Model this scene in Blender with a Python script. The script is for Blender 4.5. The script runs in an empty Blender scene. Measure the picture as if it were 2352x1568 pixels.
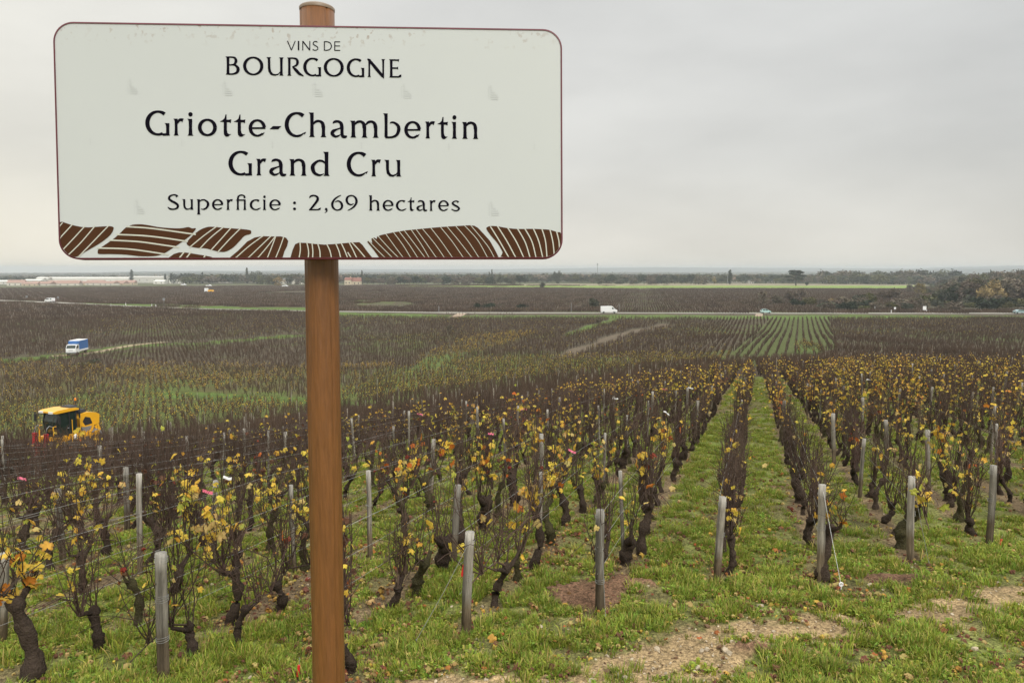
import bpy, bmesh, math, random
import numpy as np
from mathutils import Vector, Matrix, Euler

# ============================================================ camera, world, sun, exposure
SC = bpy.context.scene
COL = SC.collection
R = math.radians
F, CX, CY, HY = 1699.0, 1176.0, 784.0, 616.0        # the photograph measured at 2352 x 1568
PITCH = math.atan((CY - HY) / F)
cam = bpy.data.cameras.new('camera'); camo = bpy.data.objects.new('camera', cam); COL.objects.link(camo)
cam.sensor_width = 36.0; cam.lens = 36.0 * F / 2352.0
cam.clip_start = 0.05; cam.clip_end = 30000
camo.location = (0, 0, 0); camo.rotation_euler = (math.pi / 2 - PITCH, 0, 0)
SC.camera = camo

SUN_EL, SUN_AZ = 38.0, 150.0
w = bpy.data.worlds.new('World'); SC.world = w; w.use_nodes = True
nt = w.node_tree; nt.nodes.clear()
N = nt.nodes.new; L = nt.links.new
out = N('ShaderNodeOutputWorld'); bg = N('ShaderNodeBackground'); L(bg.outputs[0], out.inputs[0])
sky = N('ShaderNodeTexSky'); sky.sky_type = 'NISHITA'; sky.sun_disc = False
sky.sun_elevation = R(SUN_EL); sky.sun_rotation = R(SUN_AZ); sky.air_density = 1.0; sky.dust_density = 3.0
tc = N('ShaderNodeTexCoord'); sep = N('ShaderNodeSeparateXYZ'); L(tc.outputs['Generated'], sep.inputs[0])
# overcast brightness by elevation (brighter towards the zenith), warm low in the west, soft streaks of cloud
ramp = N('ShaderNodeValToRGB'); L(sep.outputs['Z'], ramp.inputs[0])
SKYC = [(0.0, (6.3, 6.1, 5.6)), (0.05, (6.0, 5.85, 5.5)), (0.14, (5.7, 5.65, 5.45)), (0.34, (5.6, 5.62, 5.55)), (0.7, (12.0, 12.1, 12.1)), (1.0, (16.0, 16.0, 16.0))]
cr = ramp.color_ramp
SCL = 16.0
for i, (p, c) in enumerate(SKYC):
    e = cr.elements[i] if i < 2 else cr.elements.new(p)
    e.position = p; e.color = (c[0] / SCL, c[1] / SCL, c[2] / SCL, 1)
mp = N('ShaderNodeMapping'); mp.inputs['Scale'].default_value = (1.0, 1.0, 3.2); L(tc.outputs['Generated'], mp.inputs[0])
no = N('ShaderNodeTexNoise'); no.inputs['Scale'].default_value = 2.6; no.inputs['Detail'].default_value = 5; no.inputs['Roughness'].default_value = 0.5; L(mp.outputs[0], no.inputs['Vector'])
mr = N('ShaderNodeMapRange'); mr.inputs['From Min'].default_value = 0.3; mr.inputs['From Max'].default_value = 0.7; mr.inputs['To Min'].default_value = 0.88; mr.inputs['To Max'].default_value = 1.09; L(no.outputs[0], mr.inputs[0])
mul = N('ShaderNodeVectorMath'); mul.operation = 'SCALE'; L(ramp.outputs[0], mul.inputs[0]); L(mr.outputs[0], mul.inputs['Scale'])
# the cloud is thinner and warmer towards the low left of the view, greyer towards the right
dx = N('ShaderNodeMapRange'); dx.inputs['From Min'].default_value = -0.75; dx.inputs['From Max'].default_value = 0.6; L(sep.outputs['X'], dx.inputs[0])
wm = N('ShaderNodeValToRGB'); L(dx.outputs[0], wm.inputs[0])
wm.color_ramp.elements[0].color = (1.0, 0.965, 0.87, 1); wm.color_ramp.elements[1].color = (0.79, 0.795, 0.79, 1)
wm.color_ramp.elements.new(0.45).color = (0.93, 0.92, 0.89, 1)
m2 = N('ShaderNodeMix'); m2.data_type = 'RGBA'; m2.blend_type = 'MULTIPLY'; m2.inputs[0].default_value = 1.0
L(mul.outputs[0], m2.inputs[6]); L(wm.outputs[0], m2.inputs[7])
sc2 = N('ShaderNodeVectorMath'); sc2.operation = 'SCALE'; sc2.inputs['Scale'].default_value = SCL; L(m2.outputs[2], sc2.inputs[0])
mx = N('ShaderNodeMix'); mx.data_type = 'RGBA'; mx.inputs[0].default_value = 0.93
L(sky.outputs[0], mx.inputs[6]); L(sc2.outputs[0], mx.inputs[7]); L(mx.outputs[2], bg.inputs[0])
bg.inputs[1].default_value = 0.11

sl = bpy.data.lights.new('sun', 'SUN'); sl.energy = 1.5; sl.angle = R(25); sl.color = (1.0, 0.95, 0.87)
so = bpy.data.objects.new('sun', sl); COL.objects.link(so)
sd = Vector((math.sin(R(SUN_AZ)) * math.cos(R(SUN_EL)), math.cos(R(SUN_AZ)) * math.cos(R(SUN_EL)), math.sin(R(SUN_EL))))
so.rotation_euler = sd.to_track_quat('Z', 'Y').to_euler()
SC.view_settings.view_transform = 'Standard'; SC.view_settings.look = 'None'
SC.view_settings.exposure = 0.45; SC.view_settings.gamma = 1.0; SC.view_settings.use_curve_mapping = False
SC.render.engine = 'CYCLES'
SC.cycles.use_denoising = True
SC.cycles.max_bounces = 5; SC.cycles.diffuse_bounces = 2; SC.cycles.glossy_bounces = 2
SC.cycles.transmission_bounces = 3; SC.cycles.volume_bounces = 1; SC.cycles.transparent_max_bounces = 6
SC.cycles.caustics_reflective = False; SC.cycles.caustics_refractive = False

# ============================================================ helpers
rng = np.random.default_rng(7)
random.seed(7)
def ray(px, py):
    x = (px - CX) / F; y = (CY - py) / F
    return np.array([x, math.cos(PITCH) + y * math.sin(PITCH), -math.sin(PITCH) + y * math.cos(PITCH)])
def proj(x, y, z):
    c = y * math.cos(PITCH) - z * math.sin(PITCH); u = y * math.sin(PITCH) + z * math.cos(PITCH)
    c = np.where(np.abs(c) < 1e-6, 1e-6, c)
    return CX + F * x / c, CY - F * u / c, c
def sstep(a, b, x):
    t = np.clip((x - a) / (b - a), 0, 1); return t * t * (3 - 2 * t)
_perm = np.random.default_rng(3).random((256, 256))
def vnoise(x, y):
    xi = np.floor(x).astype(int); yi = np.floor(y).astype(int); fx = x - xi; fy = y - yi
    fx = fx * fx * (3 - 2 * fx); fy = fy * fy * (3 - 2 * fy)
    g = lambda a, b: _perm[a % 256, b % 256]
    return (g(xi, yi) * (1 - fx) + g(xi + 1, yi) * fx) * (1 - fy) + (g(xi, yi + 1) * (1 - fx) + g(xi + 1, yi + 1) * fx) * fy
def fbm(x, y, o=4):
    s = 0; a = .5; t = 0
    for i in range(o):
        s = s + a * vnoise(x * 2 ** i + 17.3 * i, y * 2 ** i + 5.1 * i); t += a; a *= .5
    return s / t
def inpoly(px, py, poly):
    px = np.asarray(px); py = np.asarray(py); r = np.zeros(px.shape, bool); n = len(poly)
    for i in range(n):
        x1, y1 = poly[i]; x2, y2 = poly[(i + 1) % n]
        if y1 == y2: continue
        c = ((y1 > py) != (y2 > py)) & (px < (x2 - x1) * (py - y1) / (y2 - y1) + x1)
        r ^= c
    return r

def mesh(name, V, Fs, mats=(), mi=None, col=None, smooth=False):
    me = bpy.data.meshes.new(name)
    V = np.asarray(V, np.float32).reshape(-1, 3)
    if isinstance(Fs, np.ndarray):
        n, k = Fs.shape
        me.vertices.add(len(V)); me.vertices.foreach_set('co', V.ravel())
        me.loops.add(n * k); me.loops.foreach_set('vertex_index', Fs.ravel().astype(np.int32))
        me.polygons.add(n); me.polygons.foreach_set('loop_start', np.arange(0, n * k, k, dtype=np.int32))
        me.polygons.foreach_set('loop_total', np.full(n, k, np.int32))
        me.update(calc_edges=True)
    else:
        me.from_pydata(V.tolist(), [], Fs)
    for m in (mats if isinstance(mats, (list, tuple)) else [mats]): me.materials.append(m)
    if mi is not None: me.polygons.foreach_set('material_index', np.asarray(mi, np.int32))
    if col is not None:
        a = me.color_attributes.new('Col', 'FLOAT_COLOR', 'POINT')
        c = np.ones((len(V), 4), np.float32); c[:, :3] = np.asarray(col, np.float32).reshape(-1, 3) if np.ndim(col) > 1 else col
        a.data.foreach_set('color', c.ravel())
    if smooth: me.polygons.foreach_set('use_smooth', np.ones(len(me.polygons), bool))
    me.update()
    return me

class MB:                                   # collects faces of one mesh
    def __init__(s): s.v = []; s.f = []; s.m = []; s.c = []
    def add(s, V, Fs, m=0, c=None):
        o = len(s.v); s.v += [tuple(p) for p in V]
        s.f += [tuple(i + o for i in f) for f in Fs]; s.m += [m] * len(Fs)
        s.c += [c if c is not None else (1, 1, 1)] * len(V)
    def box(s, c, d, m=0, rot=None, taper=1.0, col=None):
        x, y, z = d[0] / 2, d[1] / 2, d[2] / 2
        V = [Vector((sx * x * (taper if sz > 0 else 1), sy * y * (taper if sz > 0 else 1), sz * z)) for sz in (-1, 1) for sy in (-1, 1) for sx in (-1, 1)]
        if rot is not None: V = [rot @ p for p in V]
        V = [p + Vector(c) for p in V]
        s.add(V, [(0, 2, 3, 1), (4, 5, 7, 6), (0, 1, 5, 4), (2, 6, 7, 3), (0, 4, 6, 2), (1, 3, 7, 5)], m, col)
    def tube(s, P, rad, n=6, m=0, caps=True, jit=0, col=None, rnd=random):
        P = [Vector(p) for p in P]
        if not hasattr(rad, '__len__'): rad = [rad] * len(P)
        V = []; ref = Vector((0.13, 0.21, 1)).normalized()
        for i, p in enumerate(P):
            t = (P[min(i + 1, len(P) - 1)] - P[max(i - 1, 0)]).normalized()
            a = t.cross(ref)
            if a.length < .05: a = t.cross(Vector((1, 0, 0)))
            a.normalize(); b = t.cross(a)
            for k in range(n):
                th = 2 * math.pi * k / n; r = rad[i] * (1 + (rnd.uniform(-jit, jit) if jit else 0))
                V.append(p + a * math.cos(th) * r + b * math.sin(th) * r)
        Fs = [(i * n + k, i * n + (k + 1) % n, (i + 1) * n + (k + 1) % n, (i + 1) * n + k) for i in range(len(P) - 1) for k in range(n)]
        if caps: Fs += [tuple(range(n - 1, -1, -1)), tuple((len(P) - 1) * n + k for k in range(n))]
        s.add(V, Fs, m, col)
    def prism(s, pts, y0, y1, m=0):          # outline in XZ extruded along Y
        n = len(pts); V = [(x, y0, z) for x, z in pts] + [(x, y1, z) for x, z in pts]
        Fs = [tuple(range(n)), tuple(range(2 * n - 1, n - 1, -1))] + [(i, i + n, (i + 1) % n + n, (i + 1) % n) for i in range(n)]
        s.add(V, Fs, m)
    def lathe(s, prof, n=16, c=(0, 0, 0), axis='z', m=0):
        V = []
        for r, h in prof:
            for k in range(n):
                a = 2 * math.pi * k / n
                p = (r * math.cos(a), r * math.sin(a), h) if axis == 'z' else (r * math.cos(a), h, r * math.sin(a))
                V.append((p[0] + c[0], p[1] + c[1], p[2] + c[2]))
        Fs = [(i * n + k, i * n + (k + 1) % n, (i + 1) * n + (k + 1) % n, (i + 1) * n + k) for i in range(len(prof) - 1) for k in range(n)]
        Fs += [tuple(range(n - 1, -1, -1)), tuple((len(prof) - 1) * n + k for k in range(n))]
        s.add(V, Fs, m)
    def me(s, name, mats, smooth=False, col=False, fixn=False):
        me = mesh(name, s.v, s.f, mats, s.m, np.array(s.c) if col else None, smooth)
        if fixn:
            b = bmesh.new(); b.from_mesh(me); bmesh.ops.recalc_face_normals(b, faces=b.faces); b.to_mesh(me); b.free()
        return me

def obj(name, me, parent=None, loc=None, rot=None, **pr):
    o = bpy.data.objects.new(name, me); COL.objects.link(o)
    if parent is not None: o.parent = parent
    if loc is not None: o.location = loc
    if rot is not None: o.rotation_euler = rot
    for k, v in pr.items(): o[k] = v
    return o
def thing(name, label, cat, loc=(0, 0, 0), rz=0, group=None, rot=None):
    o = bpy.data.objects.new(name, None); COL.objects.link(o); o.empty_display_size = .1
    o.location = loc; o.rotation_euler = rot or (0, 0, rz); o['label'] = label; o['category'] = cat
    if group: o['group'] = group
    return o
def copy_tree(o, parent=None):
    c = o.copy(); COL.objects.link(c); c.parent = parent
    for ch in list(o.children): copy_tree(ch, c)
    return c

def mat(name, color, rough=.8, var=0, vscale=8, bump=0, bscale=30, vcol=False, rnd=0, rhue=0, metal=0, trans=0, coat=0, alpha=None, stretch=None, spec=None, emis=None):
    m = bpy.data.materials.new(name); m.use_nodes = True; t = m.node_tree; n = t.nodes.new; l = t.links.new
    b = t.nodes['Principled BSDF']; b.inputs['Roughness'].default_value = rough; b.inputs['Metallic'].default_value = metal
    if spec is not None: b.inputs['Specular IOR Level'].default_value = spec
    if coat: b.inputs['Coat Weight'].default_value = coat; b.inputs['Coat Roughness'].default_value = .15
    c4 = (*color, 1); src = None
    if vcol:
        a = n('ShaderNodeAttribute'); a.attribute_name = 'Col'
        mm = n('ShaderNodeMix'); mm.data_type = 'RGBA'; mm.blend_type = 'MULTIPLY'; mm.inputs[0].default_value = 1
        mm.inputs[7].default_value = c4; l(a.outputs['Color'], mm.inputs[6]); src = mm.outputs[2]
    else:
        rg = n('ShaderNodeRGB'); rg.outputs[0].default_value = c4; src = rg.outputs[0]
    co = n('ShaderNodeTexCoord').outputs['Object']
    if stretch:
        mp = n('ShaderNodeMapping'); mp.inputs['Scale'].default_value = stretch; l(co, mp.inputs[0]); co = mp.outputs[0]
    if var:
        no = n('ShaderNodeTexNoise'); no.inputs['Scale'].default_value = vscale; no.inputs['Detail'].default_value = 6; no.inputs['Roughness'].default_value = .65; l(co, no.inputs['Vector'])
        mr = n('ShaderNodeMapRange'); mr.inputs['From Min'].default_value = .3; mr.inputs['From Max'].default_value = .7; mr.inputs['To Min'].default_value = 1 - var; mr.inputs['To Max'].default_value = 1 + var; l(no.outputs[0], mr.inputs[0])
        vm = n('ShaderNodeVectorMath'); vm.operation = 'SCALE'; l(src, vm.inputs[0]); l(mr.outputs[0], vm.inputs['Scale']); src = vm.outputs[0]
    if rnd or rhue:
        oi = n('ShaderNodeObjectInfo'); hs = n('ShaderNodeHueSaturation')
        a = n('ShaderNodeMapRange'); a.inputs['To Min'].default_value = 1 - rnd; a.inputs['To Max'].default_value = 1 + rnd; l(oi.outputs['Random'], a.inputs[0]); l(a.outputs[0], hs.inputs['Value'])
        if rhue:
            mu = n('ShaderNodeMath'); mu.operation = 'MULTIPLY'; mu.inputs[1].default_value = 7.31; l(oi.outputs['Random'], mu.inputs[0])
            fr = n('ShaderNodeMath'); fr.operation = 'FRACT'; l(mu.outputs[0], fr.inputs[0])
            h = n('ShaderNodeMapRange'); h.inputs['To Min'].default_value = .5 - rhue; h.inputs['To Max'].default_value = .5 + rhue; l(fr.outputs[0], h.inputs[0]); l(h.outputs[0], hs.inputs['Hue'])
        l(src, hs.inputs['Color']); src = hs.outputs[0]
    l(src, b.inputs['Base Color'])
    if bump:
        nb = n('ShaderNodeTexNoise'); nb.inputs['Scale'].default_value = bscale; nb.inputs['Detail'].default_value = 5; l(co, nb.inputs['Vector'])
        bp = n('ShaderNodeBump'); bp.inputs['Strength'].default_value = bump; bp.inputs['Distance'].default_value = .02; l(nb.outputs[0], bp.inputs['Height']); l(bp.outputs[0], b.inputs['Normal'])
    if trans:
        tr = n('ShaderNodeBsdfTranslucent'); l(src, tr.inputs[0]); ms = n('ShaderNodeMixShader'); ms.inputs[0].default_value = trans
        l(b.outputs[0], ms.inputs[1]); l(tr.outputs[0], ms.inputs[2]); l(ms.outputs[0], t.nodes['Material Output'].inputs[0])
    return m

# many copies of small prototypes as one object (what nobody would count)
def scatter(name, P, rz, scl, pick, protos, label=None, tilt=None):
    pc = bpy.data.collections.new(name + ' kinds')
    for i, me in enumerate(protos):
        o = bpy.data.objects.new('%s_kind_%02d' % (name, i), me); pc.objects.link(o)
    P = np.asarray(P, np.float32); n = len(P)
    me = bpy.data.meshes.new(name); me.vertices.add(n); me.vertices.foreach_set('co', P.ravel())
    a = me.attributes.new('turn', 'FLOAT_VECTOR', 'POINT'); r = np.zeros((n, 3), np.float32); r[:, 2] = rz
    if tilt is not None: r[:, 0] = tilt[:, 0]; r[:, 1] = tilt[:, 1]
    a.data.foreach_set('vector', r.ravel())
    a = me.attributes.new('size', 'FLOAT_VECTOR', 'POINT'); s = np.asarray(scl, np.float32)
    if s.ndim == 1: s = np.repeat(s[:, None], 3, 1)
    a.data.foreach_set('vector', s.ravel())
    a = me.attributes.new('pick', 'INT', 'POINT'); a.data.foreach_set('value', np.asarray(pick, np.int32))
    g = bpy.data.node_groups.new(name, 'GeometryNodeTree')
    g.interface.new_socket('Geometry', in_out='INPUT', socket_type='NodeSocketGeometry'); g.interface.new_socket('Geometry', in_out='OUTPUT', socket_type='NodeSocketGeometry')
    n_ = g.nodes.new; l = g.links.new
    gi = n_('NodeGroupInput'); go = n_('NodeGroupOutput'); ip = n_('GeometryNodeInstanceOnPoints'); ci = n_('GeometryNodeCollectionInfo')
    ci.inputs['Collection'].default_value = pc; ci.inputs['Separate Children'].default_value = True; ci.inputs['Reset Children'].default_value = True
    def at(nm, ty):
        q = n_('GeometryNodeInputNamedAttribute'); q.data_type = ty; q.inputs[0].default_value = nm; return q.outputs[0]
    l(gi.outputs[0], ip.inputs['Points']); l(ci.outputs[0], ip.inputs['Instance']); ip.inputs['Pick Instance'].default_value = True
    l(at('pick', 'INT'), ip.inputs['Instance Index']); l(at('turn', 'FLOAT_VECTOR'), ip.inputs['Rotation']); l(at('size', 'FLOAT_VECTOR'), ip.inputs['Scale'])
    l(ip.outputs[0], go.inputs[0])
    o = bpy.data.objects.new(name, me); COL.objects.link(o); md = o.modifiers.new('copies', 'NODES'); md.node_group = g
    o['kind'] = 'stuff'
    if label: o['label'] = label
    return o
# ============================================================ terrain
ROW_AZ = math.atan2(*[ray(1736, 755)[i] for i in (0, 1)])
VX, VY = math.sin(ROW_AZ), math.cos(ROW_AZ)          # down the rows
UX, UY = -math.cos(ROW_AZ), math.sin(ROW_AZ)         # across the rows
AZN = [-42, -36, -30, -22, -10, 0, 10, 18, 26, 34, 42]
RN = [8, 10, 16, 22, 30, 38, 50, 75, 100, 150, 200, 265, 370, 500, 700, 900, 1300, 2500, 5000, 12000]
FAR = [-16.3, -16.5, -17.4, -18.8, -23, -36, -44, -60]
ZT = [
 [-3.05, -3.2, -3.9, -4.9, -6.8, -8.8, -11.2, -14.4, -16.0, -17.0, -17.1, -16.7] + FAR,
 [-3.05, -3.25, -4.0, -5.05, -6.9, -8.95, -11.3, -14.5, -16.1, -17.1, -17.1, -16.7] + FAR,
 [-3.07, -3.3, -4.2, -5.35, -7.25, -9.25, -11.5, -14.5, -16.1, -17.2, -17.1, -16.7] + FAR,
 [-3.08, -3.35, -4.25, -5.4, -7.0, -8.8, -11.0, -14.1, -15.8, -16.9, -16.9, -16.5] + FAR,
 [-3.1, -3.35, -4.05, -5.15, -6.6, -8.1, -10.2, -13.2, -14.9, -16.2, -16.5, -16.4] + FAR,
 [-3.13, -3.3, -3.95, -4.75, -6.0, -7.3, -9.0, -11.9, -13.7, -15.3, -16.0, -16.4] + FAR,
 [-3.12, -3.28, -3.85, -4.45, -5.3, -6.3, -7.9, -10.8, -12.8, -14.6, -15.6, -16.3] + FAR,
 [-3.1, -3.25, -3.8, -4.35, -5.05, -5.75, -6.95, -9.8, -12.0, -13.9, -15.4, -16.35] + FAR,
 [-3.08, -3.22, -3.68, -4.15, -4.78, -5.38, -6.3, -9.0, -11.4, -13.6, -15.2, -16.35] + FAR,
 [-3.0, -3.13, -3.55, -3.98, -4.55, -5.1, -5.95, -8.6, -11.0, -13.5, -15.1, -16.4] + FAR,
 [-2.95, -3.05, -3.45, -3.85, -4.4, -4.95, -5.8, -8.5, -11.0, -13.5, -15.1, -16.4] + FAR]
_az = np.linspace(-42, 42, 85); _lr = np.linspace(math.log(8), math.log(12000), 400)
_tab = np.array([np.interp(_lr, np.log(RN), z) for z in ZT])
_tab = np.array([np.interp(_az, AZN, _tab[:, j]) for j in range(400)]).T
def _sm(t, s, ax):
    k = np.exp(-.5 * (np.arange(-3 * s, 3 * s + 1) / s) ** 2); k /= k.sum()
    pad = [(0, 0), (0, 0)]; pad[ax] = (3 * s, 3 * s); tp = np.pad(t, pad, 'edge')
    return np.apply_along_axis(lambda a: np.convolve(a, k, 'valid'), ax, tp)
_tab = _sm(_sm(_tab, 4, 1), 3, 0)
def T0(x, y):
    x = np.asarray(x, float); y = np.asarray(y, float)
    r = np.hypot(x, y); a = np.degrees(np.arctan2(x, y)); a = np.clip(a, -42, 42)
    fi = np.clip((a + 42) / 84 * 84, 0, 83.999); i = fi.astype(int); fi = fi - i
    lj = np.clip((np.log(np.maximum(r, 8)) - _lr[0]) / (_lr[1] - _lr[0]), 0, 398.999); j = lj.astype(int); lj = lj - j
    t = (_tab[i, j] * (1 - fi) + _tab[i + 1, j] * fi) * (1 - lj) + (_tab[i, j + 1] * (1 - fi) + _tab[i + 1, j + 1] * fi) * lj
    v = x * VX + y * VY; u = x * UX + y * UY
    pl = -2.47 - .0775 * v - .03 * u
    pl = pl + (1 - sstep(1.2, 3.4, r)) * .85
    wb = sstep(6.5, 11, r)
    return pl * (1 - wb) + t * wb
def T(x, y):
    r = np.hypot(x, y)
    return T0(x, y) + (fbm(np.asarray(x) * 1.1, np.asarray(y) * 1.1) - .5) * .10 * sstep(2, 6, r) + (fbm(np.asarray(x) * .05, np.asarray(y) * .05, 2) - .5) * 1.0 * sstep(60, 120, r) * (1 - sstep(200, 240, r))
_rr = np.exp(np.linspace(math.log(2.5), math.log(9000), 2600))
def hit(px, py, rmin=0):
    d = ray(px, py); h = math.hypot(d[0], d[1]); X = _rr * d[0] / h; Y = _rr * d[1] / h; Z = _rr * d[2] / h
    g = T(X, Y); k = np.nonzero((Z < g) & (_rr > rmin))[0]
    if len(k) == 0: return None
    i = max(k[0], 1)
    a, b = Z[i - 1] - g[i - 1], Z[i] - g[i]; t = a / (a - b) if a != b else 0
    t = min(max(t, 0), 1); r = _rr[i - 1] + t * (_rr[i] - _rr[i - 1])
    x, y = r * d[0] / h, r * d[1] / h
    return np.array([x, y, float(T(x, y))])
def at_depth(px, depth):                      # ground point on the sight line's bearing at a given distance ahead
    x = (px - CX) / F * depth / math.cos(PITCH) * 1.0; y = depth
    for _ in range(3):
        z = float(T(x, y)); x = (px - CX) / F * (y * math.cos(PITCH) - z * math.sin(PITCH))
    return np.array([x, y, z])

U0, DU = .28, .955
HV = [(-40, 42.0), (-6.0, 12.6), (-2.6, 9.4), (-1.65, 8.55), (-.68, 7.55), (.28, 7.2), (1.21, 6.1), (2.15, 5.3), (3.1, 4.65), (3.94, 4.0), (5.6, 3.2), (9, 1.2), (40, -16)]
def headland(u): return np.interp(u, [a for a, b in HV], [b for a, b in HV])
def lip(a): return np.interp(a, [-42, -36, -22, -10, 0, 10, 18, 42], [21, 21, 21, 23, 27, 36, 52, 54])
def in_near(x, y, pad=0):
    r = np.hypot(x, y); a = np.degrees(np.arctan2(x, y)); u = x * UX + y * UY; v = x * VX + y * VY
    return (v > headland(u) + pad) & (r < lip(a)) & (np.abs(a) < 44)

# ---- what grows where: outlines measured on the photograph, laid on the ground they fall on
Z_STRIP = [(316, 907), (420, 902), (560, 905), (700, 911), (823, 921), (823, 928), (600, 922), (330, 915)]
Z_PATCH = [(930, 862), (985, 818), (1060, 806), (1135, 802), (1085, 818), (1010, 845)]
Z_GOLD = [(960, 822), (1050, 786), (1130, 768), (1215, 760), (1235, 770), (1165, 796), (1060, 812), (1000, 828)]
Z_VERGE = [(0, 826), (140, 811), (290, 794), (480, 783), (720, 767), (720, 771), (480, 789), (300, 801), (150, 820), (0, 834)]
Z_DIAG = [(1290, 768), (1340, 752), (1405, 733), (1425, 734), (1360, 755), (1300, 773)]
Z_TAN = [(1260, 820), (1400, 772), (1520, 742), (1548, 744), (1420, 780), (1290, 824)]
Z_ALLEY = [(1650, 842), (1772, 729), (1903, 729), (1920, 800), (1870, 818), (1780, 830), (1710, 850)]
Z_MEAD = [(1828, 796), (1845, 790), (1892, 802), (1885, 812), (1828, 814)]
Z_EDGE = [(2306, 766), (2400, 764), (2400, 771), (2310, 771)]
Z_RVERGE = [(770, 717), (1060, 724), (1400, 723.5), (2420, 725), (2420, 731), (1700, 733), (1300, 731), (1060, 731), (760, 726)]
Z_LVERGE = [(180, 696), (410, 700), (560, 705), (760, 707), (760, 713), (560, 712), (400, 704), (180, 702)]
Z_LV2 = [(200, 702), (330, 708), (330, 716), (250, 716), (190, 708)]
Z_CROP = [(905, 657), (1150, 656.5), (1590, 656), (2110, 656), (2110, 664), (1400, 663), (1150, 661), (905, 659)]
Z_STUB = [(1200, 652), (1600, 650.5), (2130, 650), (2130, 656), (1600, 656), (1200, 656)]
Z_PEN = [(2110, 676), (2420, 690), (2420, 712), (2110, 712)]
BAND = [(0, 1012), (230, 1003), (450, 978), (700, 945), (1000, 908), (1250, 878), (1500, 850), (1720, 828)]
TOPG = [(0, 922), (320, 918), (700, 925), (850, 870), (1000, 835), (1300, 822), (1560, 815), (1720, 815)]
def zone(x, y):
    """0 bare dark vines, 1 green-yellow leafed, 2 orange leafed, 3 gold, 4 grass, 5 grassed alleys, 6 crop green, 7 stubble, 8 tan bare strip, 9 near field, 10 track side, 11 rough, 12 rusty band"""
    x = np.asarray(x, float); y = np.asarray(y, float); r = np.hypot(x, y)
    px, py, c = proj(x, y, T0(x, y))
    wob = (fbm(x * .09, y * .09) - .5) * 12 * np.clip(60 / r, .10, 1); px = px + (fbm(x * .12 + 50, y * .12) - .5) * 36 * np.clip(60 / r, .10, 1)
    py = py + wob
    z = np.zeros(x.shape, int)
    z[(py < 925) & (py > 838) & (px < 900)] = 2
    z[(py > np.interp(px, *zip(*TOPG))) & (px < 1720) & (r > 20)] = 1
    z[(py > np.interp(px, *zip(*BAND)) - 3) & (px < 1720) & (r > 20)] = 12
    z[(px >= 1720) & (py > 802) & (r > 45)] = 12
    z[(r > 800)] = 11
    for k, pl in ((5, Z_ALLEY), (3, Z_GOLD), (4, Z_STRIP), (14, Z_PATCH), (4, Z_VERGE), (4, Z_DIAG), (8, Z_TAN), (14, Z_MEAD), (4, Z_EDGE), (4, Z_RVERGE), (4, Z_LVERGE), (6, Z_CROP), (7, Z_STUB), (13, Z_PEN)):
        z[inpoly(px, py, pl) & (r > 25)] = k
    a = np.degrees(np.arctan2(x, y)); u = x * UX + y * UY; v = x * VX + y * VY
    n = (r < lip(a))
    z[n] = 9; z[n & (v < headland(u) - .1)] = 10
    z[(y < 0) | (np.abs(a) > 46)] = np.where((r < 20), 10, 0)[(y < 0) | (np.abs(a) > 46)]
    return z
# pale worn wheel tracks of the headland path, and the turned red soil
PATH = [(700, 1600), (1050, 1560), (1300, 1528), (1480, 1478), (1660, 1436), (1850, 1408), (2050, 1392), (2200, 1362), (2400, 1335), (2400, 1392), (2230, 1412), (2080, 1448), (1900, 1470), (1760, 1500), (1600, 1600)]
SOIL = [[(1262, 1352), (1330, 1334), (1395, 1340), (1420, 1322), (1470, 1326), (1520, 1348), (1440, 1356), (1415, 1392), (1350, 1408), (1290, 1388)],
        [(1760, 1120), (1830, 1105), (1830, 1113), (1770, 1128)], [(1960, 1328), (2040, 1312), (2140, 1318), (2100, 1334), (2010, 1340)],
        [(1650, 1492), (1760, 1486), (1800, 1500), (1700, 1512)]]
def softin(px, py, pl, w_):
    s = 0
    for i in range(9): s = s + inpoly(px + w_ * math.cos(i * 2.4) * (i / 8), py + w_ * .5 * math.sin(i * 2.4) * (i / 8), pl)
    return s / 9.0
def path_amt(x, y):
    px, py, c = proj(x, y, T0(x, y)); n = fbm(x * 2.2 + 9, y * 2.2, 6); m_ = softin(px, py, PATH, 60)
    return sstep(.50, .88, m_ * .80 + (n - .5) * 1.25 + (fbm(x * 9, y * 9, 3) - .5) * .5 + .1 * (m_ > 0) + .14 * sstep(1900, 2250, px)) * (m_ > 0)
def path_amt_old(x, y):
    px, py, c = proj(x, y, T0(x, y)); n = fbm(x * 1.7 + 9, y * 1.7, 5); k = inpoly(px, py, PATH)
    return np.where(k, sstep(.30, .62, fbm(x * 3.1, y * 3.1 + 4, 5)), sstep(.60, .72, fbm(x * 3.1, y * 3.1 + 4, 5)) * .5 * (py > 1330))
def soil_amt(x, y):
    px, py, c = proj(x, y, T0(x, y)); n = fbm(x * 3 + 1, y * 3, 4) - .5; s = np.zeros(np.shape(x))
    q_ = (fbm(x * 5 + 3, y * 5, 5) - .5) * 1.2 + (fbm(x * 17, y * 17, 2) - .5) * .5
    for p in SOIL: s = np.maximum(s, sstep(.35, .75, softin(px, py, p, 34) + q_) * (softin(px, py, p, 34) > 0))
    return s
def grass_amt(x, y):                          # how green the turf is at a place of the near field and the headland
    u = x * UX + y * UY; k = (u - U0) / DU; fr = np.abs(k - np.round(k))      # 0 on the vine row, .5 mid alley
    g = .58 + .62 * (fbm(x * .9, y * .9, 5) - .5) * 2
    v = x * VX + y * VY
    g = g - (1 - sstep(.05, .22, fr)) * .45 * (v > headland(u))
    g = g * (1 - .72 * path_amt(x, y)) * (1 - soil_amt(x, y))
    return np.clip(g, 0, 1)

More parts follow.
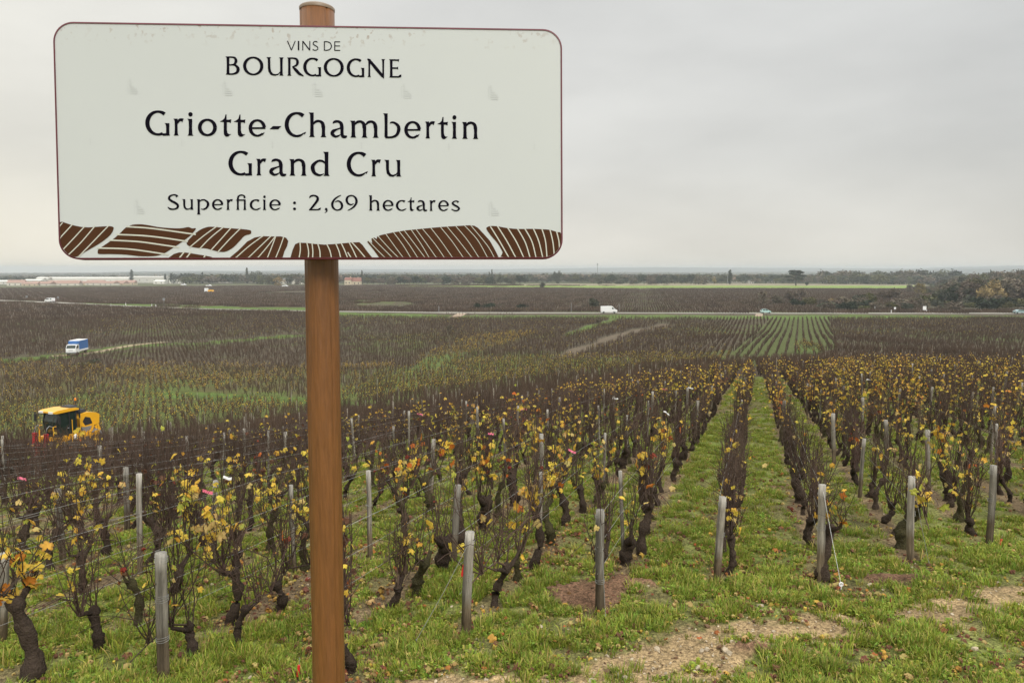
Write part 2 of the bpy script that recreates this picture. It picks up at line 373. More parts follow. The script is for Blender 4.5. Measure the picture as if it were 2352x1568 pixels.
C_ = lambda *a: np.array(a)
GC = {0: C_(.085, .068, .046), 1: C_(.105, .125, .036), 2: C_(.098, .086, .036), 3: C_(.105, .090, .042), 4: C_(.095, .145, .034), 5: C_(.092, .108, .038), 13: C_(.070, .064, .040), 14: C_(.095, .125, .036), 6: C_(.19, .26, .065), 7: C_(.25, .22, .15), 8: C_(.135, .108, .076), 11: C_(.10, .105, .055), 12: C_(.068, .048, .034)}
def ground_color(x, y):
    z = zone(x, y); r = np.hypot(x, y); c = np.zeros(x.shape + (3,))
    for k, v in GC.items(): c[z == k] = v
    n = fbm(x * .35, y * .35, 5); nn = fbm(x * .04 + 3, y * .04, 3)
    gr = sstep(.50, .68, .5 * n + .5 * nn)[..., None] * np.isin(z, (0, 2, 12))[..., None]
    c = c * (1 - gr * .8) + C_(.10, .135, .035) * gr * .8
    # brighter green far field floor between rows on the low slope
    # near field and headland
    nf = (z == 9) | (z == 10)
    g = grass_amt(x, y)[..., None]; pa = path_amt(x, y)[..., None]; so = soil_amt(x, y)[..., None]
    n1 = fbm(x * 6, y * 6, 4)[..., None]; n2 = fbm(x * 14 + 5, y * 14, 3)[..., None]
    earth = C_(.15, .108, .062) * (.35 + 1.3 * n1); grass = C_(.145, .195, .036) * (.3 + 1.4 * n2)
    nc = earth * (1 - g) + grass * g
    nc = nc * (1 - pa) + C_(.30, .215, .115) * (.55 + .5 * n1 + .4 * n2) * pa
    nc = nc * (1 - so) + C_(.16, .092, .056) * (.6 + .8 * n1) * so
    c = np.where(nf[..., None], nc, c)
    c = c * (.82 + .36 * fbm(x * 1.3, y * 1.3, 3)[..., None])
    return np.clip(c, 0, 1)

az = np.concatenate([np.arange(-180, -43, 4), np.arange(-43, 43.01, .14), np.arange(47, 180, 4)])
rr = np.concatenate([[.3, .8, 1.5, 2.2, 2.9], np.exp(np.arange(math.log(3.4), math.log(60), .0085)), np.exp(np.arange(math.log(60.5), math.log(1000), .014)), np.exp(np.arange(math.log(1015), math.log(9300), .05))])
A_, R_ = np.meshgrid(np.radians(az), rr); X_ = R_ * np.sin(A_); Y_ = R_ * np.cos(A_); Z_ = T(X_, Y_)
near = R_ < 30
so_ = np.where(near, soil_amt(X_, Y_), 0)
Z_ = Z_ + np.where(near, (fbm(X_ * 9, Y_ * 9, 3) - .5) * .035 * sstep(3, 5, R_), 0)
Z_ = Z_ + so_ * (.03 + .035 * np.abs(np.sin((X_ * .8 + Y_ * 1.0) * 26 + 3 * fbm(X_ * 4, Y_ * 4))) * fbm(X_ * 7, Y_ * 7))
nr, na = R_.shape
I = np.arange(nr * na).reshape(nr, na); a0 = I[:-1, :]; a1 = I[1:, :]
Fq = np.stack([a0, np.roll(a0, -1, 1), np.roll(a1, -1, 1), a1], -1).reshape(-1, 4)[:, ::-1].copy()
m_ground = mat('ground', (1, 1, 1), .95, var=.28, vscale=1.7, vcol=True, bump=1.0, bscale=26, spec=.12)
t_ = m_ground.node_tree; n = t_.nodes.new; l = t_.links.new; b_ = t_.nodes['Principled BSDF']; cur = b_.inputs['Base Color'].links[0].from_socket; co = n('ShaderNodeTexCoord').outputs['Object']
for sc_, lo, hi in ((34, .35, 1.65), (95, .6, 1.4)):
    q1 = n('ShaderNodeTexNoise'); q1.inputs['Scale'].default_value = sc_; q1.inputs['Detail'].default_value = 4; q1.inputs['Roughness'].default_value = .7; l(co, q1.inputs['Vector'])
    q2 = n('ShaderNodeMapRange'); q2.inputs['From Min'].default_value = .34; q2.inputs['From Max'].default_value = .66; q2.inputs['To Min'].default_value = lo; q2.inputs['To Max'].default_value = hi; l(q1.outputs[0], q2.inputs[0])
    q3 = n('ShaderNodeVectorMath'); q3.operation = 'SCALE'; l(cur, q3.inputs[0]); l(q2.outputs[0], q3.inputs['Scale']); cur = q3.outputs[0]
l(cur, b_.inputs['Base Color'])
col_g = ground_color(X_, Y_)
gm = mesh('ground', np.stack([X_, Y_, Z_], -1), Fq, m_ground, col=col_g.reshape(-1, 3), smooth=True)
obj('ground', gm, kind='structure')
# ============================================================ the sign
def rot3(a, b, g): return Matrix.Rotation(a, 3, 'Z') @ Matrix.Rotation(b, 3, 'X') @ Matrix.Rotation(g, 3, 'Y')
SGR = rot3(.0549, -.063, -.0023); SGP = Vector((-.3965, 1.5121, .2492)); SW, SH = 1.0, .4627
SGM = Matrix.Translation(SGP) @ SGR.to_4x4()
def sgn(px, py):                              # a point of the photograph (3024 wide) on the sign face -> local X, Z
    d = Vector(ray(px * .77778, py * .77778)); n = SGR @ Vector((0, 1, 0))
    t = SGP.dot(n) / d.dot(n); q = SGR.transposed() @ (d * t - SGP); return q.x, q.z
m_white = mat('sign_white', (.515, .54, .54), .5, var=.015, vscale=3)
# grime and rust specks settled under the top edge of the face
t_ = m_white.node_tree; n = t_.nodes.new; l = t_.links.new; b_ = t_.nodes['Principled BSDF']; cur = b_.inputs['Base Color'].links[0].from_socket
co = n('ShaderNodeTexCoord').outputs['Object']; sp = n('ShaderNodeSeparateXYZ'); l(co, sp.inputs[0])
g1 = n('ShaderNodeTexNoise'); g1.inputs['Scale'].default_value = 75; g1.inputs['Detail'].default_value = 3; l(co, g1.inputs['Vector'])
g2 = n('ShaderNodeMapRange'); g2.inputs['From Min'].default_value = .57; g2.inputs['From Max'].default_value = .64; l(g1.outputs[0], g2.inputs[0])
g3 = n('ShaderNodeMapRange'); g3.inputs['From Min'].default_value = .185; g3.inputs['From Max'].default_value = .225; l(sp.outputs['Z'], g3.inputs[0])
g5 = n('ShaderNodeTexNoise'); g5.inputs['Scale'].default_value = 5; l(co, g5.inputs['Vector'])
g6 = n('ShaderNodeMapRange'); g6.inputs['From Min'].default_value = .44; g6.inputs['From Max'].default_value = .6; l(g5.outputs[0], g6.inputs[0])
g4 = n('ShaderNodeMath'); g4.operation = 'MULTIPLY'; l(g2.outputs[0], g4.inputs[0]); l(g3.outputs[0], g4.inputs[1])
g7 = n('ShaderNodeMath'); g7.operation = 'MULTIPLY'; l(g4.outputs[0], g7.inputs[0]); l(g6.outputs[0], g7.inputs[1])
gx = n('ShaderNodeMix'); gx.data_type = 'RGBA'; gx.inputs[7].default_value = (.24, .15, .09, 1); l(g7.outputs[0], gx.inputs[0]); l(cur, gx.inputs[6]); l(gx.outputs[2], b_.inputs['Base Color'])
m_rim = mat('maroon_edge', (.11, .014, .025), .5, var=.15, vscale=20)
m_ink = mat('sign_ink', (.006, .005, .010), .8, spec=.03)
m_brown = mat('sign_brown', (.068, .030, .015), .8, spec=.08, var=.08, vscale=12)
m_strip = mat('sign_cream', (.52, .52, .45), .45)
m_ghost = mat('film_mark', (.492, .516, .515), .5)
m_pole = mat('pole_brown', (.175, .070, .019), .45, var=.22, vscale=26, stretch=(6, 6, .5), coat=.12, bump=.25, bscale=40)
m_cap = mat('pole_cap', (.22, .16, .11), .45, var=.1)
sign = thing('vineyard_sign', 'white Griotte-Chambertin Grand Cru vineyard sign on a brown round pole', 'sign', (-.42, 1.60, -1.72))
INV = Matrix.Translation((.42, -1.60, 1.72))
def on_sign(name, me, y=0.0, parent=sign, **k):
    o = obj(name, me, parent, **k); o.matrix_basis = INV @ SGM @ Matrix.Translation((0, y, 0)); return o
def rrect(w_, h_, r_, n_=10):
    P = []
    for cx, cz, a in ((w_ / 2 - r_, h_ / 2 - r_, 0), (-w_ / 2 + r_, h_ / 2 - r_, 90), (-w_ / 2 + r_, -h_ / 2 + r_, 180), (w_ / 2 - r_, -h_ / 2 + r_, 270)):
        for i in range(n_ + 1):
            t = R(a + 90 * i / n_); P.append((cx + r_ * math.cos(t), cz + r_ * math.sin(t)))
    return P
b = MB(); b.prism(rrect(SW - .006, SH - .006, .036), 0.0, .004); on_sign('panel', b.me('panel', [m_white], fixn=True))
# turned edge profile of the plate
o_ = rrect(SW, SH, .039); i_ = rrect(SW - .0062, SH - .0062, .0359); n_ = len(o_); b = MB()
V = [(x, y, z) for (P, y) in ((i_, .0015), (i_, -.0012), (o_, -.0002), (o_, .022), (i_, .022)) for x, z in P]
b.add(V, [(k * n_ + i, (k + 1) * n_ + i, (k + 1) * n_ + (i + 1) % n_, k * n_ + (i + 1) % n_) for k in range(4) for i in range(n_)])
on_sign('edge_profile', b.me('edge_profile', [m_rim], fixn=True))

# ---- pole: aimed where the photograph shows it, behind the plate
def at_y(px, py, Y): d = ray(px, py); return Vector(d * (Y / d[1]))
PT = at_y(728.3, 22, 1.592); PB = at_y(755.6, 1568, 1.575); dirn = (PB - PT).normalized()
PG = PT + dirn * ((-1.72 - PT.z) / dirn.z); RP = .0352
def to_loc(p): return p - Vector((-.42, 1.60, -1.72))
b = MB(); pts = [to_loc(PT + dirn * s) for s in (0, .3, .7, 1.2, 1.7)] + [to_loc(PG + dirn * .15)]
b.tube(pts, RP, n=96, caps=True)
_dx = Vector((1, 0, 0)); nv = []
for q in b.v:                                  # two shallow grooves drawn along the extruded tube
    q = Vector(q); c_ = min((p for p in pts), key=lambda p: (p - q).length); rel = q - c_; a_ = rel.x / RP
    g_ = sum(math.exp(-((a_ - k_) / .035) ** 2) for k_ in (-.80, .74)) * .055 if rel.y < 0 else 0
    nv.append(tuple(c_ + rel * (1 - g_)))
b.v = nv
obj('pole', b.me('pole', [m_pole], True), sign)
b = MB(); ax = -dirn
def ring(c, r_, n_=32):
    a = ax.cross(Vector((1, 0, 0))).normalized(); q = ax.cross(a); return [c + a * math.cos(2 * math.pi * k / n_) * r_ + q * math.sin(2 * math.pi * k / n_) * r_ for k in range(n_)]
base = to_loc(PT); V = []; prof = [(RP + .0006, -.004), (RP + .0012, .001), (RP * .97, .0035), (RP * .8, .0062), (RP * .5, .0085), (RP * .2, .0095)]
for r_, h_ in prof: V += ring(base + ax * h_, r_)
b.add(V, [(i * 32 + k, i * 32 + (k + 1) % 32, (i + 1) * 32 + (k + 1) % 32, (i + 1) * 32 + k) for i in range(5) for k in range(32)] + [tuple(5 * 32 + k for k in range(32))])
obj('pole_cap', b.me('pole_cap', [m_cap], True, fixn=True), sign)
for z in (.15, -.15):                          # clamp rails behind the plate
    b = MB(); b.box((.03, .036, z), (.30, .022, .03)); on_sign('clamp_rail', b.me('clamp_rail', [m_rim]), 0)

# ---- lettering: each letter drawn stroke by stroke with flared ends
def catm(P, n_=7):
    P = [np.array(p, float) for p in P]; Q = [P[0]] + P + [P[-1]]; o = []
    for i in range(1, len(Q) - 2):
        for t in np.linspace(0, 1, n_, endpoint=False):
            a, b_, c, d = Q[i - 1], Q[i], Q[i + 1], Q[i + 2]
            o.append(.5 * ((2 * b_) + (-a + c) * t + (2 * a - 5 * b_ + 4 * c - d) * t * t + (-a + 3 * b_ - 3 * c + d) * t ** 3))
    o.append(P[-1]); return o
def strip(L_, R_): return list(L_) + list(R_)[::-1]
def path(P, smooth=True):
    Q = catm(P) if smooth else [np.array(p, float) for p in P]
    A, B = [], []
    for i, q in enumerate(Q):
        t = Q[min(i + 1, len(Q) - 1)][:2] - Q[max(i - 1, 0)][:2]; t = t / (np.hypot(*t) + 1e-9); nn = np.array([-t[1], t[0]])
        A.append(q[:2] + nn * q[2] * .56); B.append(q[:2] - nn * q[2] * .56)
    return ('s', A, B)
def arc(cx, cy, rx, ry, a0, a1, tk=.15, tn=.085, n_=30, e0=None, e1=None):
    P = []
    for k in range(n_ + 1):
        f = k / n_; a = R(a0 + (a1 - a0) * f); w_ = tn + (tk - tn) * abs(math.cos(a)) ** 1.4
        if e0 is not None and f < .12: w_ = e0 + (w_ - e0) * (f / .12)
        if e1 is not None and f > .88: w_ = e1 + (w_ - e1) * ((1 - f) / .12)
        P.append((cx + (rx - tk * .5) * math.cos(a), cy + (ry - tn * .5) * math.sin(a), w_))
    return path(P, False)
def stem(x, y0, y1, w_=.14, bot=1, top='l'):
    h = w_ / 2; L_, R_ = [], []
    bs = [(0, .052), (.03, .022), (.09, .004)] if bot else [(0, 0)]
    for d, e in bs: L_.append((x - h - e, y0 + d)); R_.append((x + h + e, y0 + d))
    L_.append((x - h * .93, (y0 + y1) / 2)); R_.append((x + h * .93, (y0 + y1) / 2))
    for d, e in [(.10, .004), (.035, .026), (0, .062)]:
        L_.append((x - h - (e if top in 'lb' else 0), y1 - d)); R_.append((x + h + (e if top in 'rb' else .0), y1 - d))
    return ('s', [np.array(p) for p in L_], [np.array(p) for p in R_])
def dot(x, y, r_): return arc(x, y, r_, r_, 0, 360, r_ * 1.0, r_ * 1.0, 20)
def disc(x, y, r_): return ('s', [np.array((x + r_ * math.cos(R(a)), y + r_ * math.sin(R(a)))) for a in range(90, 271, 12)], [np.array((x + r_ * math.cos(R(180 - a)), y + r_ * math.sin(R(a)))) for a in range(90, 271, 12)])
X = .685
def G_(): return [arc(.5, .5, .5, .51, 52, 296, .155, .085, e0=.13, e1=.10), path([(.68, .03, .09), (.80, .035, .09), (.955, .06, .12)], False), stem(.885, .03, .5, .135, 0, 'l')]
GL = {
 'G': G_, 'C': lambda: [arc(.5, .5, .5, .51, 50, 313, .155, .085, e0=.15, e1=.03), path([(.80, .13, .08), (.88, .20, .02)], False)],
 'O': lambda: [arc(.5, .5, .5, .51, 0, 360, .145, .085, 44)], 'o': lambda: [arc(.37, X / 2, .37, X / 2 + .01, 0, 360, .135, .08, 40)],
 'B': lambda: [stem(.15, 0, 1), path([(.13, .965, .07), (.35, .965, .075), (.5, .92, .10), (.555, .76, .135), (.49, .6, .10), (.35, .545, .07), (.2, .54, .06)]), path([(.3, .545, .06), (.5, .53, .09), (.635, .41, .13), (.66, .28, .15), (.6, .13, .12), (.4, .04, .085), (.12, .035, .07)])],
 'U': lambda: [('s', [np.array(p) for p in [(-.05, 1), (.0, .96), (.03, .88), (.04, .4), (.07, .2), (.2, .02), (.42, -.02), (.6, .03), (.72, .16)]], [np.array(p) for p in [(.22, 1), (.175, .96), (.165, .88), (.18, .4), (.22, .22), (.31, .1), (.45, .07), (.6, .1), (.70, .22)]]), stem(.77, 0, 1, .14, 1, 'b')],
 'R': lambda: [stem(.15, 0, 1), path([(.13, .965, .07), (.38, .965, .075), (.56, .91, .11), (.61, .74, .14), (.54, .58, .10), (.32, .49, .05)]), path([(.32, .50, .05), (.5, .34, .14), (.7, .13, .14), (.95, .0, .05)])],
 'N': lambda: [stem(.12, 0, 1, .10), stem(.88, 0, 1, .10, 0, 'b'), path([(.02, 1.0, .06), (.12, .93, .13), (.5, .47, .16), (.83, .08, .14), (.92, -.06, .03)], False)],
 'E': lambda: [stem(.15, 0, 1), path([(.13, .96, .075), (.5, .96, .075), (.58, .94, .14)], False), path([(.15, .52, .075), (.46, .52, .075), (.53, .52, .15)], False), path([(.1, .037, .075), (.55, .04, .08), (.66, .09, .14), (.70, .16, .02)], False)],
 'V': lambda: [path([(.03, 1, .08), (.42, 0, .08)], False), path([(.42, 0, .08), (.81, 1, .08)], False)], 'I': lambda: [path([(0, 0, .09), (0, 1, .09)], False)],
 'n_': lambda: [path([(.04, 0, .08), (.04, 1, .08)], False), path([(.74, 0, .08), (.74, 1, .08)], False), path([(.05, .97, .10), (.73, .03, .10)], False)],
 's_': lambda: [path([(.56, .88, .085), (.42, .965, .08), (.24, .95, .08), (.11, .82, .085), (.13, .66, .09), (.3, .54, .09), (.48, .44, .09), (.6, .31, .09), (.58, .14, .085), (.42, .035, .08), (.22, .03, .08), (.04, .11, .085)])],
 'd_': lambda: [path([(.04, 0, .08), (.04, 1, .08)], False), path([(.04, .96, .08), (.3, .955, .08), (.56, .85, .08), (.7, .6, .085), (.7, .38, .085), (.56, .14, .08), (.3, .04, .08), (.04, .04, .08)])],
 'e_': lambda: [path([(.04, 0, .08), (.04, 1, .08)], False)] + [path([(.04, y, .08), (.55, y, .08)], False) for y in (.04, .52, .96)],
 'r': lambda: [stem(.13, 0, X), path([(.19, .50, .06), (.27, .62, .10), (.37, .645, .105), (.45, .615, .15)])],
 'i': lambda: [stem(.13, 0, X), disc(.13, .87, .088)],
 't': lambda: [('s', [np.array(p) for p in [(.19, .88), (.15, .72), (.06, .64), (-.03, .60), (-.03, .585), (.12, .57), (.12, .2), (.13, .06), (.2, -.02), (.3, -.02)]], [np.array(p) for p in [(.235, .88), (.235, .74), (.235, .68), (.235, .65), (.235, .6), (.25, .56), (.25, .24), (.28, .12), (.34, .075), (.43, .085)]]), path([(.15, .615, .10), (.33, .62, .09), (.42, .61, .14)], False)],
 'e': lambda: [arc(.36, X / 2, .36, X / 2 + .01, 5, 318, .135, .075, 34, e1=.06), path([(.1, .335, .065), (.70, .345, .065)], False), path([(.56, .07, .075), (.66, .17, .015)], False)],
 'c': lambda: [arc(.37, X / 2, .37, X / 2 + .01, 52, 316, .135, .075, 34, e0=.13, e1=.05), path([(.58, .08, .07), (.66, .16, .015)], False)],
 '-': lambda: [('s', [np.array((0, .0)), np.array((.33, .0))], [np.array((.13, .13)), np.array((.46, .13))])],
 'h': lambda: [stem(.13, 0, 1), path([(.17, .52, .05), (.28, .63, .09), (.42, .655, .09), (.55, .57, .12), (.585, .4, .138)]), stem(.59, 0, .46, .138, 1, 'n')],
 'n': lambda: [stem(.13, 0, X), path([(.17, .52, .05), (.28, .63, .09), (.42, .655, .09), (.55, .57, .12), (.585, .4, .138)]), stem(.59, 0, .46, .138, 1, 'n')],
 'm': lambda: [stem(.13, 0, X), path([(.17, .52, .05), (.28, .63, .09), (.42, .655, .09), (.53, .57, .12), (.565, .4, .138)]), stem(.57, 0, .46, .138, 1, 'n'), path([(.61, .52, .05), (.72, .63, .09), (.86, .655, .09), (.97, .57, .12), (1.005, .4, .138)]), stem(1.01, 0, .46, .138, 1, 'n')],
 'a': lambda: [path([(.10, .56, .02), (.17, .63, .09), (.32, .65, .09), (.44, .57, .12), (.475, .42, .138)]), stem(.48, .1, .46, .138, 0, 'n'), path([(.48, .14, .13), (.52, .035, .11), (.63, .03, .10), (.69, .07, .02)]), path([(.45, .39, .05), (.28, .33, .06), (.12, .25, .12), (.08, .14, .13), (.2, .035, .09), (.33, .06, .06), (.42, .12, .02)])],
 'b': lambda: [stem(.13, .03, 1, .14, 0), path([(.3, .59, .02), (.36, .635, .06), (.5, .62, .08), (.66, .5, .12), (.69, .33, .14), (.6, .13, .11), (.4, .035, .08), (.1, .02, .07)])],
 'd': lambda: [stem(.59, 0, 1), path([(.55, .52, .05), (.42, .62, .08), (.26, .61, .08), (.1, .46, .12), (.07, .31, .135), (.14, .12, .11), (.32, .03, .08), (.5, .09, .02)])],
 'u': lambda: [('s', [np.array(p) for p in [(-.05, X), (.0, X - .035), (.03, X - .1), (.035, .3), (.07, .12), (.2, -.0), (.35, -.015), (.5, .05), (.57, .14)]], [np.array(p) for p in [(.17, X), (.17, X - .04), (.17, X - .1), (.17, .3), (.2, .17), (.27, .09), (.36, .07), (.48, .11), (.56, .2)]]), stem(.61, 0, X)],
 'S': lambda: [path([(.60, .84, .17), (.52, .945, .10), (.36, .965, .08), (.16, .88, .11), (.1, .72, .13), (.24, .57, .135), (.46, .45, .135), (.63, .3, .135), (.6, .12, .12), (.4, .03, .085), (.16, .05, .10), (.02, .17, .04)])],
 's': lambda: [path([(.46, .57, .13), (.38, .64, .08), (.26, .65, .07), (.12, .57, .10), (.1, .48, .115), (.24, .37, .11), (.4, .28, .11), (.5, .16, .115), (.4, .04, .085), (.22, .025, .08), (.02, .12, .05)])],
 'p': lambda: [stem(.13, -.31, X), path([(.17, .54, .05), (.3, .63, .08), (.48, .64, .085), (.66, .5, .12), (.69, .33, .14), (.6, .13, .11), (.42, .03, .08), (.26, .06, .03)])],
 'F': lambda: [stem(.14, 0, .64, .13, 1, 'n'), path([(.14, .6, .12), (.16, .84, .11), (.3, .965, .085), (.5, .955, .08), (.59, .88, .09)]), disc(.58, .84, .075), path([(.02, .635, .03), (.12, .645, .08), (.66, .645, .085)], False), stem(.6, 0, .62, .13, 1, 'n')],
 ':': lambda: [disc(.09, .09, .09), disc(.09, .48, .09)], ',': lambda: [disc(.12, .08, .085), path([(.16, .06, .10), (.15, -.06, .07), (.02, -.17, .02)])],
 '2': lambda: [path([(.04, .8, .03), (.12, .92, .10), (.3, .97, .09), (.5, .88, .12), (.53, .7, .14), (.42, .5, .13), (.22, .22, .12), (.07, .04, .07)]), path([(.02, .035, .075), (.55, .045, .08), (.66, .09, .12), (.72, .17, .02)], False)],
 '6': lambda: [path([(.62, 1.0, .04), (.4, .88, .08), (.2, .7, .11), (.08, .45, .135), (.12, .2, .12), (.28, .045, .085), (.45, .03, .085), (.62, .12, .115), (.68, .32, .135), (.6, .53, .11), (.42, .62, .08), (.24, .54, .03)])],
 '9': lambda: [path([(.12, .0, .04), (.34, .12, .08), (.54, .3, .11), (.66, .55, .135), (.62, .8, .12), (.46, .955, .085), (.29, .97, .085), (.12, .88, .115), (.06, .68, .135), (.14, .47, .11), (.32, .38, .08), (.5, .46, .03)])]}
def line_of(name, letters, x0, sc, base, cap, y_off=0, depth=.0006):
    """letters: (glyph, left, right) in pixels of the enlarged crop; base: (xa, ya, xb, yb) baseline; cap: letter height"""
    k = 0
    bx = lambda x: (x0[0] + x / sc, x0[1] + (base[1] + (base[3] - base[1]) * (x - base[0]) / (base[2] - base[0])) / sc)
    for g, xa, xb in letters:
        st = GL[g](); P = np.array([p for s in st for p in list(s[1]) + list(s[2])]); gx0, gx1 = P[:, 0].min(), P[:, 0].max()
        pa, pb = bx(xa), bx(xb); A = np.array(sgn(*pa)); B = np.array(sgn(*pb))
        up = np.array(sgn(pa[0], pa[1] - cap / sc)) - A
        off = -up * 0
        if g == '-': A = A + up * .30; B = B + up * .30
        b = MB()
        for kind, La, Ra in st:
            f = lambda p: A + (B - A) * ((p[0] - gx0) / (gx1 - gx0)) + up * p[1]
            Lp = [f(p) for p in La]; Rp = [f(p) for p in Ra]; y = -.0007 - .00002 * (k % 9); k += 1
            V = [(q[0], y, q[1]) for q in Lp] + [(q[0], y, q[1]) for q in Rp]; m_ = len(Lp)
            b.add(V, [(i, i + 1, m_ + i + 1, m_ + i) for i in range(m_ - 1)])
        on_sign('letter', b.me('letter', [m_ink]))
S1 = 3.92; O1 = (620, 80)
line_of('lettering_small_caps', [('V', 893, 994), ('I', 1018, 1035), ('n_', 1070, 1162), ('s_', 1187, 1256), ('d_', 1320, 1413), ('e_', 1440, 1508)], O1, S1, (895, 270, 1500, 278), 108)
line_of('lettering_capitals', [('B', 180, 346), ('O', 384, 620), ('U', 653, 856), ('R', 893, 1087), ('G', 1080, 1290), ('O', 1318, 1550), ('G', 1584, 1790), ('N', 1820, 2030), ('E', 2072, 2216)], O1, S1, (185, 553, 2200, 588), 210)
S2 = 4.2764; O2 = (400, 300); sh = 500 * S2
L3 = [('G', 125, 435), ('r', 480, 612), ('i', 655, 735), ('o', 790, 1030), ('t', 1070, 1212), ('t', 1245, 1390), ('e', 1430, 1650), ('-', 1695, 1845), ('C', 1885, 2155)]
L3 += [(g, a + sh, c + sh) for g, a, c in [('h', 50, 275), ('a', 325, 537), ('m', 572, 935), ('b', 990, 1210), ('e', 1257, 1468), ('r', 1520, 1645), ('t', 1678, 1808), ('i', 1853, 1925), ('n', 1985, 2193)]]
line_of('lettering_name', L3, O2, S2, (140, 426, 2180 + sh, 474), 309)
L4 = [('G', 1175, 1476), ('r', 1525, 1655), ('a', 1690, 1907), ('n', 1942, 2165)] + [(g, a + sh, c + sh) for g, a, c in [('d', 75, 317), ('C', 530, 797), ('r', 838, 963), ('u', 1003, 1221)]]
line_of('lettering_class', L4, O2, S2, (1180, 930, 1200 + sh, 948), 304)
S4 = 4.704; O4 = (460, 540); s5 = 420 * S4
L5 = [('S', 165, 326), ('u', 366, 528), ('p', 568, 746), ('e', 782, 940), ('r', 980, 1073), ('F', 1116, 1263), ('c', 1306, 1460), ('i', 1485, 1536), ('e', 1578, 1740), (':', 1908, 1950)]
L5 += [(g, a + s5, c + s5) for g, a, c in [('2', 155, 320), (',', 370, 413), ('6', 460, 630), ('9', 660, 831), ('h', 983, 1140), ('e', 1176, 1330), ('c', 1360, 1508), ('t', 1523, 1618), ('a', 1645, 1796), ('r', 1826, 1913), ('e', 1948, 2098), ('s', 2130, 2252)]]
line_of('lettering_area', L5, O4, S4, (170, 372, 2240 + s5, 392), 212)
# ghost marks printed in the reflective film
b = MB()
for gx_, gy_ in ((375, 235), (655, 240), (921, 243), (1183, 248), (1440, 252), (395, 588), (1442, 594)):
    for dx_, dy_, w_, h_ in ((6, 0, 6, 8), (8, 10, 5, 8), (8, 20, 14, 4), (9, 26, 20, 5), (8, 33, 24, 4), (9, 39, 22, 4), (2, 6, 1.5, 36)):
        x1, z1 = sgn(gx_ + dx_, gy_ + dy_); x2, z2 = sgn(gx_ + dx_ + w_, gy_ + dy_ + h_)
        b.add([(x1, -.0004, z1), (x2, -.0004, z1), (x2, -.0004, z2), (x1, -.0004, z2)], [(0, 1, 2, 3)])
for gx_, gy_ in ((265, 410), (535, 413), (803, 417), (1066, 420), (1324, 423), (1576, 425)):
    x1, z1 = sgn(gx_, gy_); x2, z2 = sgn(gx_ + 3, gy_ + 19); b.add([(x1, -.0004, z1), (x2, -.0004, z1), (x2, -.0004, z2), (x1, -.0004, z2)], [(0, 1, 2, 3)])
on_sign('film_marks', b.me('film_marks', [m_ghost]))['kind'] = 'stuff'
# the brown parcels along the foot of the plate, and the pale rows that cross each
def cpl(P, o, s): return [sgn(o[0] + x / s, o[1] + y / s) for x, y in P]
SA = (150, 640); sa = 3.136; SB = (850, 640); sb = 2.767
def smooth_closed(P, n_=4):
    P = [np.array(p, float) for p in P]; m_ = len(P); o = []
    for i in range(m_):
        a, b_, c, d = P[i - 1], P[i], P[(i + 1) % m_], P[(i + 2) % m_]
        for t in np.linspace(0, 1, n_, endpoint=False): o.append(.5 * ((2 * b_) + (-a + c) * t + (2 * a - 5 * b_ + 4 * c - d) * t * t + (-a + 3 * b_ - 3 * c + d) * t ** 3))
    return o
CORN = [(75, 50), (190, 75), (290, 95), (370, 98), (450, 92), (530, 88), (572, 92), (584, 110), (560, 160), (500, 215), (420, 268), (320, 325), (262, 362), (205, 375), (165, 350), (120, 300), (90, 250), (76, 190)]
